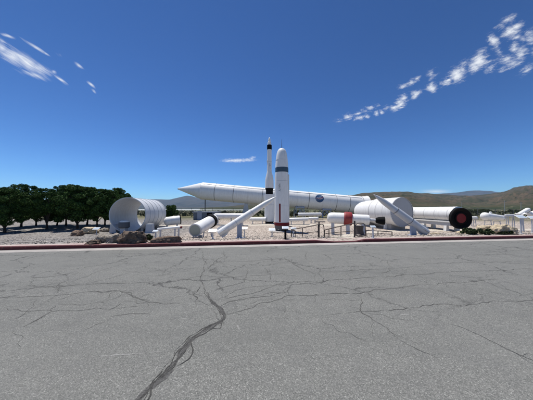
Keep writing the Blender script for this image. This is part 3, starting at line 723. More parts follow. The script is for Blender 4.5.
# ---- 3. black ended motor on a sled
Yd = 21.5; d0_ = P(462, 218.4, Yd); axd = Vector((0.0, 1, 0)); g0 = gz(d0_.x, d0_.y)
bk = empty('rocket_motor', (d0_.x, d0_.y, g0), 'long white motor on a sled, its big black round end with dark red centre', 'rocket motor')
cb = P(462, 214.6, Yd); Rb = .86
MB().lathe(cb+axd*.35, axd, [(0, Rb), (8.2, Rb), (8.6, Rb*.95), (9.0, Rb*.7), (9.15, 0)], 48).build('motor_body', 'white', bk, smooth=25)
Re = 1.14
MB().lathe(d0_, axd, [(.30, 0), (.30, .80), (0.02, Re-.10), (0, Re-.05), (0.03, Re), (.32, Re), (.42, Re*.93), (.6, .8)], 64, False, False).build('end_ring', 'black', bk, smooth=25)
MB().lathe(d0_+Vector((.14, .20, 0)), axd, [(0, 0), (0, .50), (.03, .52), (.11, .52)], 48, False, False).build('throat_cover', 'deepred', bk, smooth=25)
MB().lathe(d0_+Vector((.14, .17, 0)), axd, [(0.14, .52), (0.02, .54), (0, .60), (.03, .66), (.14, .68)], 48, False, False).build('throat_ring', 'black', bk, smooth=25)
for c_ in (.9, 2.6, 4.2, 5.8): ring(bk, cb, axd, c_, Rb, .06, 'seam', 'seam', .012)
for sx in (-.72, .72): MB().box((cb.x+sx, cb.y+4.3, cb.z-Rb+.05), (.10, 7.4, .14)).build('sled_rail', 'white', bk, smooth=0)
mb = MB(); mb.box((cb.x, cb.y+4.3, cb.z-Rb-.22), (1.36, 7.2, .38)); mb.build('sled_bed', 'lgrey', bk, smooth=0)
for t in (1.1, 4.3, 7.5):
    mb = MB(); zb = gz(cb.x, cb.y+t)
    for sx in (-.6, .6): mb = MB(); mb.prism([(cb.x+sx-.22, cb.y+t, zb-.1), (cb.x+sx+.22, cb.y+t, zb-.1), (cb.x+sx+.12, cb.y+t, cb.z-Rb-.412), (cb.x+sx-.12, cb.y+t, cb.z-Rb-.412)], (0, .35, 0)).build('support_leg', 'white', bk, smooth=0)
# ---- 4. open ribbed casing
Yc = 21.3; c0 = P(127.6, 214.9, Yc); th = math.radians(5); axc = Vector((-math.sin(th), math.cos(th), 0)); Rc = 1.84; Lc = 5.2
g0 = gz(c0.x, c0.y); cs = empty('motor_casing', (c0.x, c0.y, g0), 'huge open white ribbed casing, a hollow tube one can look through', 'casing')
MB().lathe(c0, axc, [(0, Rc-.05), (0, Rc), (Lc, Rc), (Lc, Rc-.05), (0, Rc-.05)], 96, False, False).build('casing_shell', 'casing', cs, smooth=25)
for k in range(6):
    t = .08+k*(Lc-.16)/5; ring(cs, c0, axc, t, Rc, .16 if k in (0, 5) else .11, 'casing', 'rib', .035, 96)
for t in (.7, 4.5):
    q = c0+axc*t; saddle(cs, q, axc, Rc+.05, gz(q.x, q.y), .45, 'concrete', 'cradle', .62)
for px in (148.5, 112.5):
    q = G(px, 233.2); MB().prism([(q.x-.38, q.y, q.z-.1), (q.x+.38, q.y, q.z-.1), (q.x+.3, q.y, q.z+.95), (q.x-.3, q.y, q.z+.95)], (0, .5, 0)).build('support_block', 'lgrey', cs, smooth=0, bevel=.02)
# small drum in front of the casing
q = G(124, 233.5); Yq = q.y; q2 = P(124, 223.5, Yq); dr = empty('nozzle_drum', q, 'small grey drum with pale top on a pedestal before the open ribbed casing', 'drum')
MB().lathe((q.x, q.y, P(124, 228, Yq).z), (0, 0, 1), [(0, .40), (.1, .52), (.55, .50), (.62, .46)], 32).build('drum_body', 'joint', dr)
MB().lathe((q.x, q.y, P(124, 228, Yq).z+.622), (0, 0, 1), [(0, .44), (.12, .40), (.18, .25), (.2, 0)], 32).build('drum_top', 'white', dr)
MB().box((q.x, q.y, (q.z+P(124, 228, Yq).z)/2-.05), (.5, .5, P(124, 228, Yq).z-q.z+.09)).build('pedestal', 'lgrey', dr, smooth=0)
# ---- generic horizontal motor
def hmotor(name, label, a, b_, Y0, Y1, rpx, cat='rocket motor', group=None, mat='white', nose='dome', tail='flat', tailmat='black', tailw=.12, stands=(.2, .8), smat='lgrey', taper=1.0, bands=()):
    p0 = P(a[0], a[1], Y0); p1 = P(b_[0], b_[1], Y1); L = (p1-p0).length; d = (p1-p0).normalized(); r = m(rpx, (Y0+Y1)/2)
    mid = (p0+p1)/2; g = gz(mid.x, mid.y); root = empty(name, (mid.x, mid.y, g), label, cat, group)
    if nose == 'dome': pr = [(0, 0), (r*.12, r*.45), (r*.35, r*.8), (r*.7, r)]
    elif nose == 'cone': pr = [(0, 0), (r*.3, r*.2), (r*3.2, r)]
    else: pr = [(0, r)]
    MB().lathe(p0, d, pr+[(L, r*taper)], 40).build('motor_body', mat, root, smooth=30)
    if tail == 'bell': MB().lathe(p1-d*.02, d, [(0, r*.45), (r*.5, r*.35), (r*1.1, r*.55), (r*1.7, r*.85), (r*1.6, r*.7), (r*.8, 0)], 32, True, False).build('nozzle', tailmat, root, smooth=40)
    elif tail == 'ring': ring(root, p0, d, L-.05, r*taper, tailw, tailmat, 'end_ring', .02, 40); MB().lathe(p1+d*.012, d, [(0, 0), (0, r*taper*.93)], 40, False, False).build('end_disc', tailmat, root)
    for bt, bw, bm_ in bands: ring(root, p0, d, L*bt, r, bw, bm_, 'band', .01, 40)
    for s2 in stands:
        q = p0.lerp(p1, s2); legs_frame(root, q, d, r*.98, gz(q.x, q.y), smat)
    return root, p0, p1, d, r
hmotor('rocket_motor', 'short white motor with a dark round end, just right of the ribbed casing', (163.5, 221.8), (180.5, 219.6), 24.5, 25.5, 4.3, tail='ring')
hmotor('slim_motor', 'slim white motor with dark red end on thin posts, above the long flat boulder', (157, 229.3), (180, 227.2), 14.2, 14.6, 1.35, tail='bell', tailmat='deepred', stands=(.15, .78, .95))
hmotor('slim_motor', 'long thin white motor lying behind the white inclined missile, under the booster', (213.5, 216), (246, 216), 28, 28, 2.7, stands=(.15, .55, .9))
hmotor('slim_motor', 'short white motor seen just left of the tall slender rocket base', (249.5, 219.3), (266, 219.3), 30, 30, 1.9, stands=(.2, .8), tail='ring', tailmat='lgrey')
hmotor('slim_motor', 'white motor lying right beside the blunt missile base, lower of two', (287, 219.7), (308, 219.3), 29, 29, 1.9, stands=(.2, .8))
hmotor('slim_motor', 'thin white motor with a black left end under the booster emblem', (322, 214.2), (298, 214.5), 37, 37, 1.75, tail='bell', stands=(.2, .8))
hmotor('slim_motor', 'small white motor lying left of the red banded motor, under the booster emblem', (308, 218.5), (318, 218.6), 31, 31, 1.7, stands=(.3, .7), tail='ring', tailmat='lgrey')
rt, p0, p1, d, r = hmotor('rounded_tank', 'white rounded tank with a small cap on top, above the sandstone boulders', (482.5, 216.0), (502.5, 217.8), 25, 25.6, 3.8, cat='tank', taper=.62, tail='ring', tailmat='lgrey', stands=(.25, .7))
q = p0.lerp(p1, .4); MB().lathe(q+Vector((0, 0, r*.9)), (0, 0, 1), [(0, .12), (.16, .12), (.2, .07), (.21, 0)], 16).build('filler_cap', 'white', rt)
hmotor('slim_motor', 'short grey motor on tall legs between the rounded tank and the right edge sign', (504.5, 215.6), (515, 215.4), 24, 24, 1.2, mat='lgrey', stands=(.25, .8), tail='ring')
hmotor('slim_motor', 'small pale motor standing low right behind the black ended motor', (467.5, 218.2), (476, 218), 29, 29, 1.7, mat='cream', stands=(.3, .8), tail='ring', tailmat='lgrey')
# ---- leaning motor with black ring
p0 = P(195.2, 230.3, 13.2); p1 = P(211.5, 220.6, 16.2); d = (p1-p0).normalized(); L = (p1-p0).length; g = gz(p0.x, p0.y)
rm = empty('rocket_motor', (p0.x, p0.y, g), 'white motor with grey green end cap facing the road, black ring round its far end', 'rocket motor')
r = .42
MB().lathe(p0, d, [(0, r-.03), (0, r), (L*.86, r*1.04)], 48).build('motor_body', 'white', rm, smooth=25)
MB().lathe(p0-d*.012, d, [(0, 0), (0, r-.05), (.05, r-.05)], 48, False, False).build('end_cap', paint('grey_green_cap', (0.27, 0.31, 0.28), .5, .1), rm, smooth=20)
MB().lathe(p0-d*.03, d, [(0, r-.06), (0, r+.01), (.08, r+.01), (.08, r-.06)], 48, False, False).build('end_flange', 'lgrey', rm, smooth=20)
MB().lathe(p0+d*L*.86, d, [(0, r*1.04), (0, r*1.24), (.38, r*1.26), (.38, r*1.0)], 48, True, True).build('band', 'black', rm, smooth=25)
MB().lathe(p0+d*(L*.86+.385), d, [(0, r*.98), (.5, r*.98), (.75, r*.7), (.85, 0)], 40).build('forward_dome', 'white', rm, smooth=30)
for t in (.12, .72):
    q = p0+d*L*t; legs_frame(rm, q, d, r, gz(q.x, q.y), 'lgrey', 'stand', .8, .08)
# ---- red banded motor
Yr = 19.5; a0 = P(327, 217.6, Yr+.8); a1 = P(369.5, 219.9, Yr-.4); d = (a1-a0).normalized(); L = (a1-a0).length; mid = (a0+a1)/2
rb = empty('rocket_motor', (mid.x, mid.y, gz(mid.x, mid.y)), 'white motor with broad red band round its middle and small black nozzle at the right', 'rocket motor')
r = m(5.7, Yr); t1 = L*.41; t2 = L*.60
MB().lathe(a0, d, [(0, 0), (.05, r*.5), (.16, r*.82), (.36, r*.97), (.6, r), (t1, r)], 48).build('forward_body', 'white', rb, smooth=30)
MB().lathe(a0+d*t1, d, [(0, r*.9), (0, r*1.08), (.12, r*1.2), (t2-t1-.12, r*1.2), (t2-t1, r*1.1), (t2-t1, r*.8)], 48, False, False).build('band', 'red', rb, smooth=25)
r2 = m(4.9, Yr)
MB().lathe(a0+d*t2, d, [(-.05, r2), (L-t2-.25, r2), (L-t2-.05, r2*.93), (L-t2, r2*.6)], 48).build('aft_body', 'white', rb, smooth=30)
MB().lathe(a0+d*(L-.02), d, [(0, r2*.32), (.55, r2*.30)], 24).build('nozzle_neck', 'lgrey', rb)
MB().lathe(a0+d*(L+.5), d, [(0, r2*.30), (.05, r2*.5), (.25, r2*.66), (.75, r2*.80), (.74, r2*.7), (.3, r2*.3), (.3, 0)], 32, False, False).build('nozzle', 'black', rb, smooth=30)
for t in (.14, .50, .86):
    q = a0+d*L*t; saddle(rb, q, d, (r if t < .4 else (r*1.2 if t < .55 else r2)), gz(q.x, q.y), .3, 'lgrey' if t < .7 else 'bluegrey', 'cradle', .55)
# nozzle standing behind the handrail
q = G(359.6, 236); nz = tag(MB().lathe(q+Vector((0, 0, -.03)), (0, 0, 1), [(0, .34), (.12, .37), (.16, .30), (.45, .22), (.62, .26), (.72, .26), (.72, .2)], 32).build('nozzle', 'brown', None, q, smooth=30), 'dark brown nozzle standing on the gravel behind the looped handrail', 'nozzle')
# ---- 5. tall slender rocket
Ym = 30.0; q = G(269.4, 223.3); Ym = q.y; zt = lambda py, Y=Ym, px=269.4: P(px, py, Y).z
mi = empty('slender_rocket', q, 'tallest upright rocket, slender white with two black bands, just behind the blunt missile', 'rocket')
def part(root, prof_px, Y, px, name, mat, seg=40):
    """prof_px: (pixel y, radius px) from the bottom up"""
    x = P(px, prof_px[0][0], Y).x; z0 = P(px, prof_px[0][0], Y).z
    return MB().lathe((x, Y, z0), (0, 0, 1), [(P(px, y, Y).z-z0, m(rp, Y)) for y, rp in prof_px], seg).build(name, mat, root, smooth=28)
part(mi, [(221.3, 4.9), (205, 4.8), (194.5, 4.75)], Ym, 269.4, 'first_stage', 'white')
part(mi, [(223.0, 4.0), (221.3, 4.4)], Ym, 269.4, 'base_ring', 'black')
part(mi, [(194.5, 3.6), (190.5, 3.5), (188.3, 4.3)], Ym, 269.4, 'interstage', 'black')
part(mi, [(188.3, 4.35), (181, 4.2), (178.5, 4.0), (172, 2.5), (171, 2.35), (151, 2.25), (149.8, 2.3)], Ym, 269.4, 'second_stage', 'white')
part(mi, [(149.8, 2.42), (145.2, 2.38)], Ym, 269.4, 'band', 'black')
part(mi, [(145.2, 2.0), (142.6, 1.75), (141.9, 1.2), (141.3, 1.3), (139.5, 1.05), (138, .5), (137.3, 0)], Ym, 269.4, 'nose_cone', 'white')
for py in (162, 205): 
    x = P(269.4, py, Ym).x; rr = m(2.34 if py < 180 else 4.85, Ym); ring(mi, (x, Ym, P(269.4, py, Ym).z), (0, 0, 1), 0, rr, .06, 'lgrey', 'joint_ring', .012, 40)
x = P(267.3, 161.6, Ym).x; MB().box((x, Ym-.15, P(267.3, 161.6, Ym).z), (.16, .2, .3)).build('side_fairing', 'white', mi, smooth=0, bevel=.02)
xm = P(269.4, 166, Ym).x
text_on(mi, 'USAF', (xm, Ym, 0), (0, 0, -1), (.25, -1, 0), m(2.3, Ym), -P(269.4, 166.3, Ym).z, m(1.6, Ym))
for k in range(4):
    a = k*math.pi/2+.6; MB().tube([(q.x+math.cos(a)*.75, q.y+math.sin(a)*.75, q.z-.1), (q.x+math.cos(a)*.6, q.y+math.sin(a)*.6, P(269.4, 222.5, Ym).z)], .07, 8).build('stand_leg', 'joint', mi)
# ---- 6. blunt missile
q = G(281.8, 231.3); Yt = q.y; px = 281.8
bm_ = empty('blunt_missile', q, 'stout white upright missile with rounded top, thin spike, dark blue band, red base ring', 'missile')
part(bm_, [(222.2, 7.35), (200, 7.2), (178, 6.95), (172.8, 6.7)], Yt, px, 'missile_body', 'white', 64)
part(bm_, [(172.8, 6.72), (168.0, 6.6)], Yt, px, 'band', 'navy', 64)
part(bm_, [(168.0, 6.5), (164.5, 6.35), (160, 5.95), (156, 5.45), (153, 4.9), (151, 4.2), (149.6, 3.3), (148.7, 2.1), (148.3, 0.9), (148.2, 0)], Yt, px, 'nose_cone', 'white', 64)
part(bm_, [(148.4, .35), (143, .22), (139.2, .10)], Yt, px, 'nose_spike', 'joint', 10)
part(bm_, [(225.2, 7.5), (222.2, 7.5)], Yt, px, 'base_ring', 'deepred', 64)
part(bm_, [(229, 6.9), (225.2, 7.1)], Yt, px, 'base_skirt', 'joint', 64)
xc = P(px, 200, Yt).x
for py in (181.5, 206, 160.5):
    rr = m({181.5: 7.0, 206: 7.25, 160.5: 6.0}[py], Yt); ring(bm_, (xc, Yt, P(px, py, Yt).z), (0, 0, 1), 0, rr, .035, 'lgrey', 'joint_ring', .006, 64)
text_on(bm_, 'NAVY', (xc, Yt, 0), (0, 0, -1), (-.42, -1, 0), m(7.1, Yt), -P(px, 188.2, Yt).z, m(2.0, Yt))
# vertical red stripe on the lower body
bm2 = bmesh.new(); pr = None; o0 = Vector(bm_.location)
for i in range(12):
    z_ = P(px, 221.8-(221.8-203.8)*i/11, Yt).z; rr = m(7.34-.12*i/11, Yt)+.008; a0_ = math.atan2(-1, -.36)
    row = [bm2.verts.new(Vector((xc+rr*math.cos(a0_+da), Yt+rr*math.sin(a0_+da), z_))-o0) for da in (-.11, -.04, .04, .11)]
    if pr:
        for k in range(3): bm2.faces.new((pr[k], pr[k+1], row[k+1], row[k]))
    pr = row
me = bpy.data.meshes.new('stripe'); bm2.to_mesh(me); bm2.free(); me.materials.append(M['deepred']); o = bpy.data.objects.new('stripe', me); COL.objects.link(o); o.parent = bm_
# raceway down the right side
mb = MB(); mb.box((xc+m(7.3, Yt)*.93, Yt-m(7.3, Yt)*.37, (P(px, 220, Yt).z+P(px, 175, Yt).z)/2), (.10, .10, P(px, 175, Yt).z-P(px, 220, Yt).z)); mb.build('cable_raceway', 'white', bm_, smooth=0, bevel=.02)
for k in range(6):
    a = k*math.pi/3+.3; MB().box((q.x+math.cos(a)*m(6, Yt), q.y+math.sin(a)*m(6, Yt), (q.z+P(px, 229, Yt).z)/2-.04), (.14, .14, P(px, 229, Yt).z-q.z+.08)).build('stand_leg', 'joint', bm_, smooth=0)
mb = MB().box((q.x, q.y, q.z+.02), (2.6, 2.6, .14)); pad = tag(mb.build('concrete_pad', 'concrete', None, q, smooth=0, bevel=.01), kind='structure')
# ---- 7. inclined missiles
def inclined(label, tail, tip, post_px, post_y, Y, rpx, flip, fins):
    p0 = P(*tail, Y); p1 = P(*tip, Y+.3); d = (p1-p0).normalized(); L = (p1-p0).length; r = m(rpx, Y)
    g = G(post_px, post_y); g = Vector((g.x, Y, gz(g.x, Y))); root = empty('inclined_missile', g, label, 'missile', 'inclined missiles on posts at the kerb')
    MB().lathe(p0, d, [(0, r*.86), (.02, r), (L*.56, r*.98), (L*.58, r*.90), (L*.80, r*.78), (L*.93, r*.42), (L*.985, r*.12), (L, 0)], 40).build('missile_body', 'lgrey' if flip else 'white', root, smooth=25)
    ring(root, p0, d, L*.3, r, .03, 'joint' if flip else 'lgrey', 'joint_ring', .005, 40)
    ring(root, p0, d, L*.57, r*.97, .03, 'joint' if flip else 'lgrey', 'joint_ring', .006, 40)
    u = d.cross(Vector((0, -1, 0))).normalized()
    for n_ in (u, -u, Vector((0, -1, 0)), Vector((0, 1, 0))):
        n_ = (n_-d*n_.dot(d)).normalized(); w = d.cross(n_).normalized()*.012
        s0 = r*.9; s1 = r*fins
        MB().prism([p0+d*.04+n_*s0-w, p0+d*.62+n_*s0-w, p0+d*.36+n_*s1-w, p0+d*.04+n_*s1-w], w*2).build('fin', 'lgrey' if flip else 'white', root, smooth=0)
    # post: flat-sided steel column to the belly of the missile
    x = P(post_px, 230, Y).x; k = (x-p0.x)/d.x; c = p0+d*k; zt_ = c.z-r*.75; w = m(2.3, Y)
    MB().box((x, c.y, (g.z-.1+zt_)/2), (w*2, w*1.5, zt_-g.z+.1)).build('post', 'bluegrey', root, smooth=0, bevel=.012)
    MB().box((x, c.y, g.z+.03), (w*3.1, w*2.8, .06)).build('base_plate', 'bluegrey', root, smooth=0)
    MB().box(c-Vector((0, 0, r*.7)), (w*2.6, w*1.8, .1), d.to_track_quat('X', 'Z').to_matrix()).build('bracket', 'bluegrey', root, smooth=0)
    return root
inclined('white missile inclined up to the right on a post, its nose reaching the blunt missile', (218.8, 233.6), (276.5, 196.6), 239.3, 240.6, 11.9, 3.6, False, 1.5)
inclined('grey missile inclined up to the left on a post, before the grey ended case', (426.5, 232.8), (373.5, 194.3), 414, 239.6, 12.6, 3.7, True, 1.35)
# small inclined missile by the right edge
def small_inclined(label, a, b_, Y, rpx):
    p0 = P(*a, Y); p1 = P(*b_, Y); d = (p1-p0).normalized(); L = (p1-p0).length; r = m(rpx, Y); mid = p0.lerp(p1, .35); g = gz(mid.x, Y)
    root = empty('inclined_missile', (mid.x, Y, g), label, 'missile', 'small inclined missiles at the right edge')
    MB().lathe(p0, d, [(0, r*.9), (.03, r), (L*.86, r), (L*.96, r*.6), (L, 0)], 32).build('missile_body', 'white', root)
    MB().tube([(mid.x, Y, g-.1), (mid.x, Y, mid.z-r*.8)], .07, 10).build('post', 'lgrey', root)
    MB().box((mid.x, Y, g+.03), (.4, .4, .06)).build('base_plate', 'lgrey', root, smooth=0)
    for sg in (-1, 1): MB().prism([p0+Vector((0, sg*r*.8, 0)), p0+d*.5+Vector((0, sg*r*.8, 0)), p0+d*.2+Vector((0, sg*r*2.2, 0))], (0, 0, .03)).build('fin', 'white', root, smooth=0)
small_inclined('small white missile inclined up to the right behind the sign near the right edge', (518.5, 215), (529.5, 208.6), 19.5, 1.9)
small_inclined('small white missile cut off by the right edge of the picture', (529, 214.8), (545, 208.5), 19.5, 2.1)
# ------------------------------------------------------------------ info signs
def sign(label, px, py_top, py_base, wpx, post='lgrey', post_w=.035):
    g = G(px, py_base); Y = g.y; top = P(px, py_top, Y); w = m(wpx, Y)
    root = empty('info_sign', g, label, 'sign', 'tilted information signs in the gravel')
    rot = Matrix.Rotation(math.radians(32), 3, 'X')
    MB().box(top, (w, w*.62, .035), rot).build('sign_board', 'white', root, smooth=0, bevel=.006)
    rel = rot @ Vector((0, 0, .0205))
    MB().box(top+rel, (w*.86, w*.46, .004), rot).build('sign_face', 'panel', root, smooth=0)
    MB().tube([g-Vector((0, 0, .1)), top-Vector((0, -.02, .03))], post_w, 10).build('post', post, root)
    MB().lathe(g, (0, 0, 1), [(0, post_w*2.8), (.03, post_w*2.8), (.035, post_w)], 16).build('base_plate', post, root)
sign('tilted white sign right of the leaning motor, beside the tail of the white inclined missile', 212.8, 230.6, 239.3, 8)
sign('tilted white sign in the gravel just right of the left inclined missile post', 244.5, 228.3, 238, 6)
sign('white sign between the slender rocket and the blunt missile bases', 272, 229.6, 236.5, 6.5)
sign('white sign on a thick black post in front of the blunt missile', 285.4, 227.7, 239.4, 6.5, 'black', .055)
sign('small white sign left of the looped handrail', 293.6, 228.6, 236.5, 5.5)
sign('white sign below the black nozzle of the red banded motor', 373, 226.6, 238.5, 5)
sign('white sign on a post in front of the right edge missile', 521, 216.8, 234, 8.5)
sign('white sign nearly cut off by the right edge of the picture', 532, 217.5, 233, 7)
sign('white tilted sign between the tan topped boulder and the small grey rock', 96.5, 228.5, 234.5, 6)
sign('white sign left of the long flat boulder, at the foot of the ribbed casing', 155.5, 231, 240.5, 5)
# ------------------------------------------------------------------ handrails
def rail(label, posts, loopx=None, top=None, Y=None, hi=1.0):
    """posts: list of (px, y_foot, y_top, Y)"""
    pts = [(P(px, yt, Y)) for px, yf, yt, Y in posts]
    feet = [P(px, yf, Y) for px, yf, yt, Y in posts]
    g = feet[0]; root = empty('handrail', (g.x, g.y, gz(g.x, g.y)), label, 'handrail', 'dark pipe handrails beside the ramp')
    for f_, p_ in zip(feet, pts): MB().tube([(f_.x, f_.y, gz(f_.x, f_.y)-.08), p_], .024, 10).build('post', 'brown', root)
    MB().tube(pts, .024, 10).build('top_rail', 'brown', root)
    lows = [Vector((p_.x, p_.y, gz(p_.x, p_.y)+(p_.z-gz(p_.x, p_.y))*.45)) for p_ in pts]
    MB().tube(lows, .018, 10).build('lower_rail', 'brown', root)
    return root, pts, feet
def loop(root, px, Y, y0, y1, wpx):
    c = P(px, (y0+y1)/2, Y); h = m((y1-y0)/2, Y); w = m(wpx/2, Y); pts = []
    for k in range(25):
        a = k/24*2*math.pi; s_, c_ = math.sin(a), math.cos(a)
        pts.append(c+Vector((w*(abs(c_)**.6)*(1 if c_ > 0 else -1), .0, h*(abs(s_)**.6)*(1 if s_ > 0 else -1))))
    MB().tube(pts, .022, 10).build('end_loop', 'brown', root)
r1, pt, ft = rail('dark pipe handrail left of the ramp, ending in a tall narrow loop', [(291.5, 238.6, 229.3, 12.4), (302.5, 239.8, 227.8, 11.8), (318.2, 242, 224.6, 10.9)])
loop(r1, 321.6, 10.7, 224.2, 240.6, 5); MB().box(P(320, 221.8, 10.8), (.5, .16, .035)).build('cap_plate', 'brown', r1, smooth=0); MB().tube([P(319, 222.2, 10.8), P(319, 242.5, 10.8)], .035, 10).build('post', 'brown', r1)
loop(r1, 293.4, 12.3, 230.3, 238, 4.5)
r2, pt, ft = rail('dark pipe handrail right of the ramp, sloping up to a heavy post and square loop', [(324.5, 240, 230, 11.6), (329, 240, 228.8, 11.4), (341, 240.5, 226, 11.1), (354.6, 241.5, 223.2, 10.8)])
MB().tube([P(354.6, 220.8, 10.75), P(354.6, 243, 10.75)], .042, 10).build('post', 'brown', r2)
loop(r2, 360.4, 10.9, 223.2, 236.5, 10)
r3, pt, ft = rail('low dark pipe rail running right from the square loop in front of the nozzle', [(366, 240.3, 230.5, 11.2), (378, 239.6, 231, 11.8), (392, 238.6, 231.8, 12.6)])
# ------------------------------------------------------------------ far things: shed, fence, poles
q = G(203, 220.6); q = Vector((q.x, 34.5, gz(q.x, 34.5))); sh = empty('shed', q, 'low flat roofed blue grey shed behind the leaning motor, under the booster nose', 'shed')
w = m(23, 34.5); h = P(203, 212.3, 34.5).z-q.z
MB().box((q.x, q.y+1.5, q.z+h/2-.1), (w, 3, h+.1)).build('wall', 'shed', sh, smooth=0)
MB().box((q.x, q.y+1.5, q.z+h+.03), (w+.3, 3.3, .12)).build('roof', 'bluegrey', sh, smooth=0)
MB().box((q.x-.9, q.y-.012, q.z+.75), (.8, .05, 1.5)).build('door', 'bluegrey', sh, smooth=0)
MB().box((q.x+.8, q.y-.012, q.z+1.0), (.9, .04, .5)).build('window', 'black', sh, smooth=0)
def utility_pole(px, ybase, ytop, label, cross=True):
    Y = 110.0; b_ = P(px, ybase, Y); zb = gz(b_.x, Y); t = P(px, ytop, Y); root = empty('utility_pole', (b_.x, Y, zb), label, 'pole', 'utility poles in the field')
    MB().tube([(b_.x, Y, zb-.3), (t.x, Y, t.z)], [.12, .07], 8).build('pole_shaft', 'cover', root)
    if cross: MB().box((t.x, Y, t.z-.7), (1.8, .10, .10)).build('crossarm', 'cover', root, smooth=0)
utility_pole(461.9, 212, 201, 'thin dark pole rising above the black ended motor', False)
utility_pole(504.6, 212, 200.5, 'thin dark pole above the grey motor on tall legs')
utility_pole(521, 212, 202, 'thin dark pole beyond the sign near the right edge')
def fence(pa, pb, n, label):
    root = empty('wire_fence', (pa.x, pa.y, gz(pa.x, pa.y)), label, 'fence')
    ps = [pa.lerp(pb, k/n) for k in range(n+1)]; ps = [Vector((p.x, p.y, gz(p.x, p.y))) for p in ps]
    for p_ in ps: MB().tube([p_-Vector((0, 0, .2)), p_+Vector((0, 0, 2.1))], .045, 6).build('post', 'joint', root)
    mb = MB()
    for k in range(9): mb.tube([p_+Vector((0, 0, .15+k*.23)) for p_ in ps], .008, 4)
    for a, b_ in zip(ps, ps[1:]):
        for j in range(1, 10): c_ = a.lerp(b_, j/10); mb.tube([c_+Vector((0, 0, .12)), c_+Vector((0, 0, 2.0))], .006, 3)
    mb.build('wire_mesh', 'joint', root); mb = MB(); mb.tube([p_+Vector((0, 0, 2.08)) for p_ in ps], .03, 6); mb.build('top_rail', 'joint', root)
fence(Vector((22, 40, 0)), Vector((75, 36, 0)), 17, 'dark wire fence with steel posts crossing the right side behind the tanks')
fence(Vector((-4, 62, 0)), Vector((-60, 58, 0)), 18, 'dark wire fence with steel posts behind the trees and shed on the left')
# ------------------------------------------------------------------ haze
mb = MB(); mb.box((0, 5500, 420), (33000, 18000, 860))
hz = mb.build('haze', 'joint', smooth=0); hm = bpy.data.materials.new('air'); hm.use_nodes = True; nt = hm.node_tree
for n in list(nt.nodes):
    if n.type != 'OUTPUT_MATERIAL': nt.nodes.remove(n)
pv = nt.nodes.new('ShaderNodeVolumePrincipled'); pv.inputs['Density'].default_value = 3.2e-5; pv.inputs['Color'].default_value = (.5, .72, 1, 1); pv.inputs['Anisotropy'].default_value = 0.2
nt.links.new(pv.outputs[0], [n for n in nt.nodes if n.type == 'OUTPUT_MATERIAL'][0].inputs['Volume'])
hz.data.materials[0] = hm; tag(hz, 'thin blue air haze over the valley', 'haze', kind='stuff')
# ------------------------------------------------------------------ light
SUN_EL = math.radians(71); SUN_AZ = math.radians(-40)     # azimuth from +Y towards +X
W = bpy.data.worlds.new('World'); S.world = W; W.use_nodes = True; nt = W.node_tree
bg = nt.nodes['Background']; out = nt.nodes['World Output']
sky = nd(nt, 'ShaderNodeTexSky', sky_type='NISHITA'); sky.sun_disc = False; sky.sun_elevation = SUN_EL; sky.sun_rotation = SUN_AZ
sky.altitude = 1400; sky.air_density = 1.0; sky.dust_density = 0.0; sky.ozone_density = 6.0
sc1 = mix(nt, 1.0, sky.outputs[0], (0.1, 0.1, 0.1), 'MULTIPLY'); gmn = nd(nt, 'ShaderNodeGamma'); gmn.inputs[1].default_value = 1.4; nt.links.new(sc1, gmn.inputs[0])
nt.links.new(mix(nt, 1.0, gmn.outputs[0], (8.3, 10.7, 11.7), 'MULTIPLY'), bg.inputs[0]); bg.inputs[1].default_value = 0.10
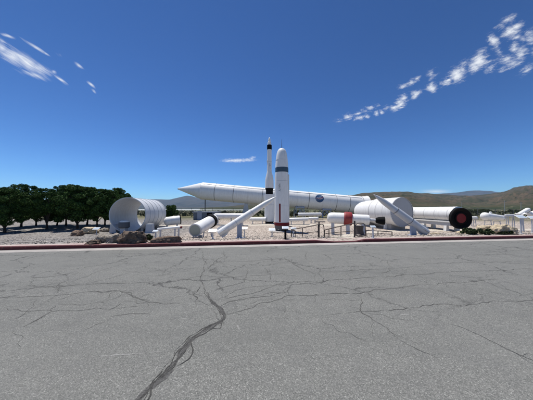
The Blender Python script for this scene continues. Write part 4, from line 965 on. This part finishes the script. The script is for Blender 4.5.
# clouds: a flat cloud deck seen by direction (x/z, y/z)
tc_ = nd(nt, 'ShaderNodeTexCoord').outputs['Generated']; sx = nd(nt, 'ShaderNodeSeparateXYZ'); nt.links.new(tc_, sx.inputs[0])
zc = mth(nt, 'MAXIMUM', sx.outputs[2], 0.01)
cx = mth(nt, 'DIVIDE', sx.outputs[0], zc); cy = mth(nt, 'DIVIDE', sx.outputs[1], zc)
cv = nd(nt, 'ShaderNodeCombineXYZ'); nt.links.new(cx, cv.inputs[0]); nt.links.new(cy, cv.inputs[1]); cv = cv.outputs[0]
def deck(px, py): d = ray(px, py); return Vector((d.x/d.z, d.y/d.z))
puffs = [  # px, py, half length, half width, tilt (deg, up to the right), strength
 (339, 121, 3, 1.5, 0, .45), (347.8, 117, 3.5, 2.5, 0, 1), (357.6, 113.6, 3, 1.8, 10, .85), (359.6, 118, 5, 1.8, 10, .9), (366.5, 116.5, 2.5, 1.8, 0, .9), (364.5, 111, 3, 2, 0, .5),
 (371, 108.5, 4, 2, 0, .65), (378, 105.5, 2, 1.2, 0, .5), (376.8, 113.6, 2.3, 2, 0, .95), (381.3, 112.6, 2, 2, 0, .9), (386.6, 108.3, 3, 2, 20, .6), (394, 108.3, 4, 3, 20, 1),
 (400, 104.3, 5, 4, 30, 1.05), (404, 98.4, 4, 3.5, 30, 1), (415.4, 94.5, 5, 3, 40, 1.05), (403, 86.6, 4, 2, 20, .85), (410.8, 82.6, 5, 2.2, 35, .85), (416.8, 78.7, 3, 1.8, 20, .65),
 (431.5, 88, 4.5, 4, 20, 1.15), (431, 74.8, 4, 4, 0, .6), (447, 82, 6, 3, 25, 1), (457, 75.3, 8, 6, 45, 1.2), (462.8, 69.7, 5, 3.5, 30, .95), (462.8, 63, 5, 2, 30, .55),
 (479.7, 61.8, 8, 6, 20, 1.2), (474, 67, 6, 5, 30, 1.05), (493.2, 41.5, 5, 5.5, 30, 1.05), (491, 69, 5, 2.5, 30, .75), (482, 50.5, 6, 2, 30, .5), (510, 32.5, 8, 5, 30, .95),
 (516.8, 27, 6, 5, 30, .9), (507.8, 20, 7, 3, 25, .65), (501, 27, 4, 3, 20, .6), (516.8, 37, 5, 2.5, 20, .7), (514.6, 47, 4, 5, 0, .85), (521.3, 54, 7, 5, 50, .9),
 (506.7, 59.5, 9, 3.5, 15, .8), (498.8, 51.7, 3, 3, 0, .6), (514.6, 64, 7, 3, 20, .75), (503, 69, 4, 2.5, 20, .6), (530.3, 38, 5, 6, 20, .95), (523.6, 39, 3, 3, 0, .7), (527, 69.7, 6, 3, 40, .75),
 (540, 52, 7, 7, 30, .8), (545, 30, 9, 6, 30, .8),
 (236, 160.6, 11, 1.5, 0, 1.1), (229, 161, 6, 1.1, 0, .9), (248, 160, 6, 1.4, 0, .95), (252, 158.2, 3, 1.2, 20, .8), (436, 191.6, 12, 1.6, 0, 1.0), (398, 194.5, 12, 1.2, 0, .6)]
wisps = [(6.7, 35.8, 8, 1.3, -15, .8), (1.8, 41.4, 5, 1.5, -30, .8), (13.5, 57, 16, 6, -32, 1.15), (27, 62.8, 18, 5.5, -32, 1.25), (38, 68.4, 14, 4.5, -25, 1.1), (2, 48, 10, 5, -40, 1),
 (33.8, 75, 14, 2.5, -18, .85), (37, 48.1, 12, 1.5, -32, 1.1), (46, 53.8, 4, 1, -32, .9), (54, 71.8, 2.8, 1.5, -30, .9), (61, 80, 7, 1.3, -35, .95), (79, 66, 3.5, 1.4, -35, .65), (60, 55, 3, 1.2, -30, .35),
 (91, 84.6, 4, 1.1, -38, .95), (94, 91, 2.6, 1.1, -50, .7)]
cxyz = nd(nt, 'ShaderNodeCombineXYZ'); nt.links.new(cx, cxyz.inputs[0]); nt.links.new(cy, cxyz.inputs[1]); cxyz.inputs[2].default_value = 1.0
def field(lst):
    tot = None
    for px, py, a, b_, tl, stg in lst:
        t = math.radians(tl); c = deck(px, py); ua = deck(px+math.cos(t), py-math.sin(t))-c; ub = deck(px+math.sin(t), py+math.cos(t))-c
        Mx = Matrix(((ua.x*a, ub.x*b_), (ua.y*a, ub.y*b_))).inverted(); l = []
        for r_ in range(2):
            dp = nd(nt, 'ShaderNodeVectorMath', operation='DOT_PRODUCT'); nt.links.new(cxyz.outputs[0], dp.inputs[0])
            dp.inputs[1].default_value = (Mx[r_][0], Mx[r_][1], -(Mx[r_][0]*c.x+Mx[r_][1]*c.y)); l.append(dp.outputs['Value'])
        r2_ = mth(nt, 'MULTIPLY_ADD', l[0], l[0], mth(nt, 'MULTIPLY', l[1], l[1]))
        v = mth(nt, 'MULTIPLY_ADD', mth(nt, 'SQRT', r2_), -.72*stg, stg*1.12)
        tot = v if tot is None else mth(nt, 'MAXIMUM', tot, v)
    return mth(nt, 'MAXIMUM', tot, -2)
def cloud_fac(tot, n1, w1, n2, w2, lo, hi, op):
    v = mth(nt, 'ADD', tot, mth(nt, 'ADD', mth(nt, 'MULTIPLY', mth(nt, 'SUBTRACT', n1, .5), w1), mth(nt, 'MULTIPLY', mth(nt, 'SUBTRACT', n2, .5), w2)))
    f = nd(nt, 'ShaderNodeMapRange', interpolation_type='SMOOTHSTEP'); f.inputs['From Min'].default_value = lo; f.inputs['From Max'].default_value = hi; nt.links.new(v, f.inputs[0])
    return mth(nt, 'MULTIPLY', f.outputs[0], op)
nf = noise_node(nt, cv, 20, 8, .6, .1); nf2 = noise_node(nt, cv, 75, 6, .65)
f1 = cloud_fac(field(puffs), nf, 2.5, nf2, 1.2, -.05, 1.6, .93)
dd = (deck(37, 69)-deck(17, 56)).normalized(); mpw = nd(nt, 'ShaderNodeMapping'); mpw.inputs['Rotation'].default_value = (0, 0, -math.atan2(dd.y, dd.x)); nt.links.new(cv, mpw.inputs[0])
mpw2 = nd(nt, 'ShaderNodeMapping'); mpw2.inputs['Scale'].default_value = (5, 26, 1); nt.links.new(mpw.outputs[0], mpw2.inputs[0])
f2 = cloud_fac(field(wisps), noise_node(nt, mpw2.outputs[0], 1.0, 7, .6, .5), 2.0, noise_node(nt, mpw2.outputs[0], 3.3, 5, .6, .3), .8, .0, 1.7, .97)
facv = mth(nt, 'MULTIPLY', mth(nt, 'MAXIMUM', f1, f2), ramp_out(nt, sx.outputs[2], .02, .05), clamp=True)
facv = mth(nt, 'MULTIPLY', facv, mth(nt, 'GREATER_THAN', sx.outputs[1], 0))
bg2 = nd(nt, 'ShaderNodeBackground'); bg2.inputs[0].default_value = (.93, .96, 1, 1); bg2.inputs[1].default_value = .82
ms = nd(nt, 'ShaderNodeMixShader'); nt.links.new(facv, ms.inputs[0]); nt.links.new(bg.outputs[0], ms.inputs[1]); nt.links.new(bg2.outputs[0], ms.inputs[2]); nt.links.new(ms.outputs[0], out.inputs[0])
sl = bpy.data.lights.new('sun', 'SUN'); sl.energy = 4.8; sl.angle = math.radians(.53); sl.color = (1, .955, .89)
so = bpy.data.objects.new('sun', sl); COL.objects.link(so)
sd = Vector((math.sin(SUN_AZ)*math.cos(SUN_EL), math.cos(SUN_AZ)*math.cos(SUN_EL), math.sin(SUN_EL))); so.rotation_euler = sd.to_track_quat('Z', 'Y').to_euler()
# ------------------------------------------------------------------ camera
cam = bpy.data.cameras.new('camera'); co = bpy.data.objects.new('camera', cam); COL.objects.link(co); S.camera = co
co.location = (0, 0, EYE); co.rotation_euler = (math.radians(90)+PITCH, 0, 0)
cam.sensor_width = 36; cam.lens = 36*FPX/533; cam.clip_end = 40000; cam.clip_start = .05
S.view_settings.view_transform = 'Standard'; S.view_settings.look = 'None'; S.view_settings.exposure = 0.30; S.view_settings.gamma = 1; S.view_settings.use_curve_mapping = False
S.cycles.max_bounces = 6; S.cycles.volume_bounces = 0
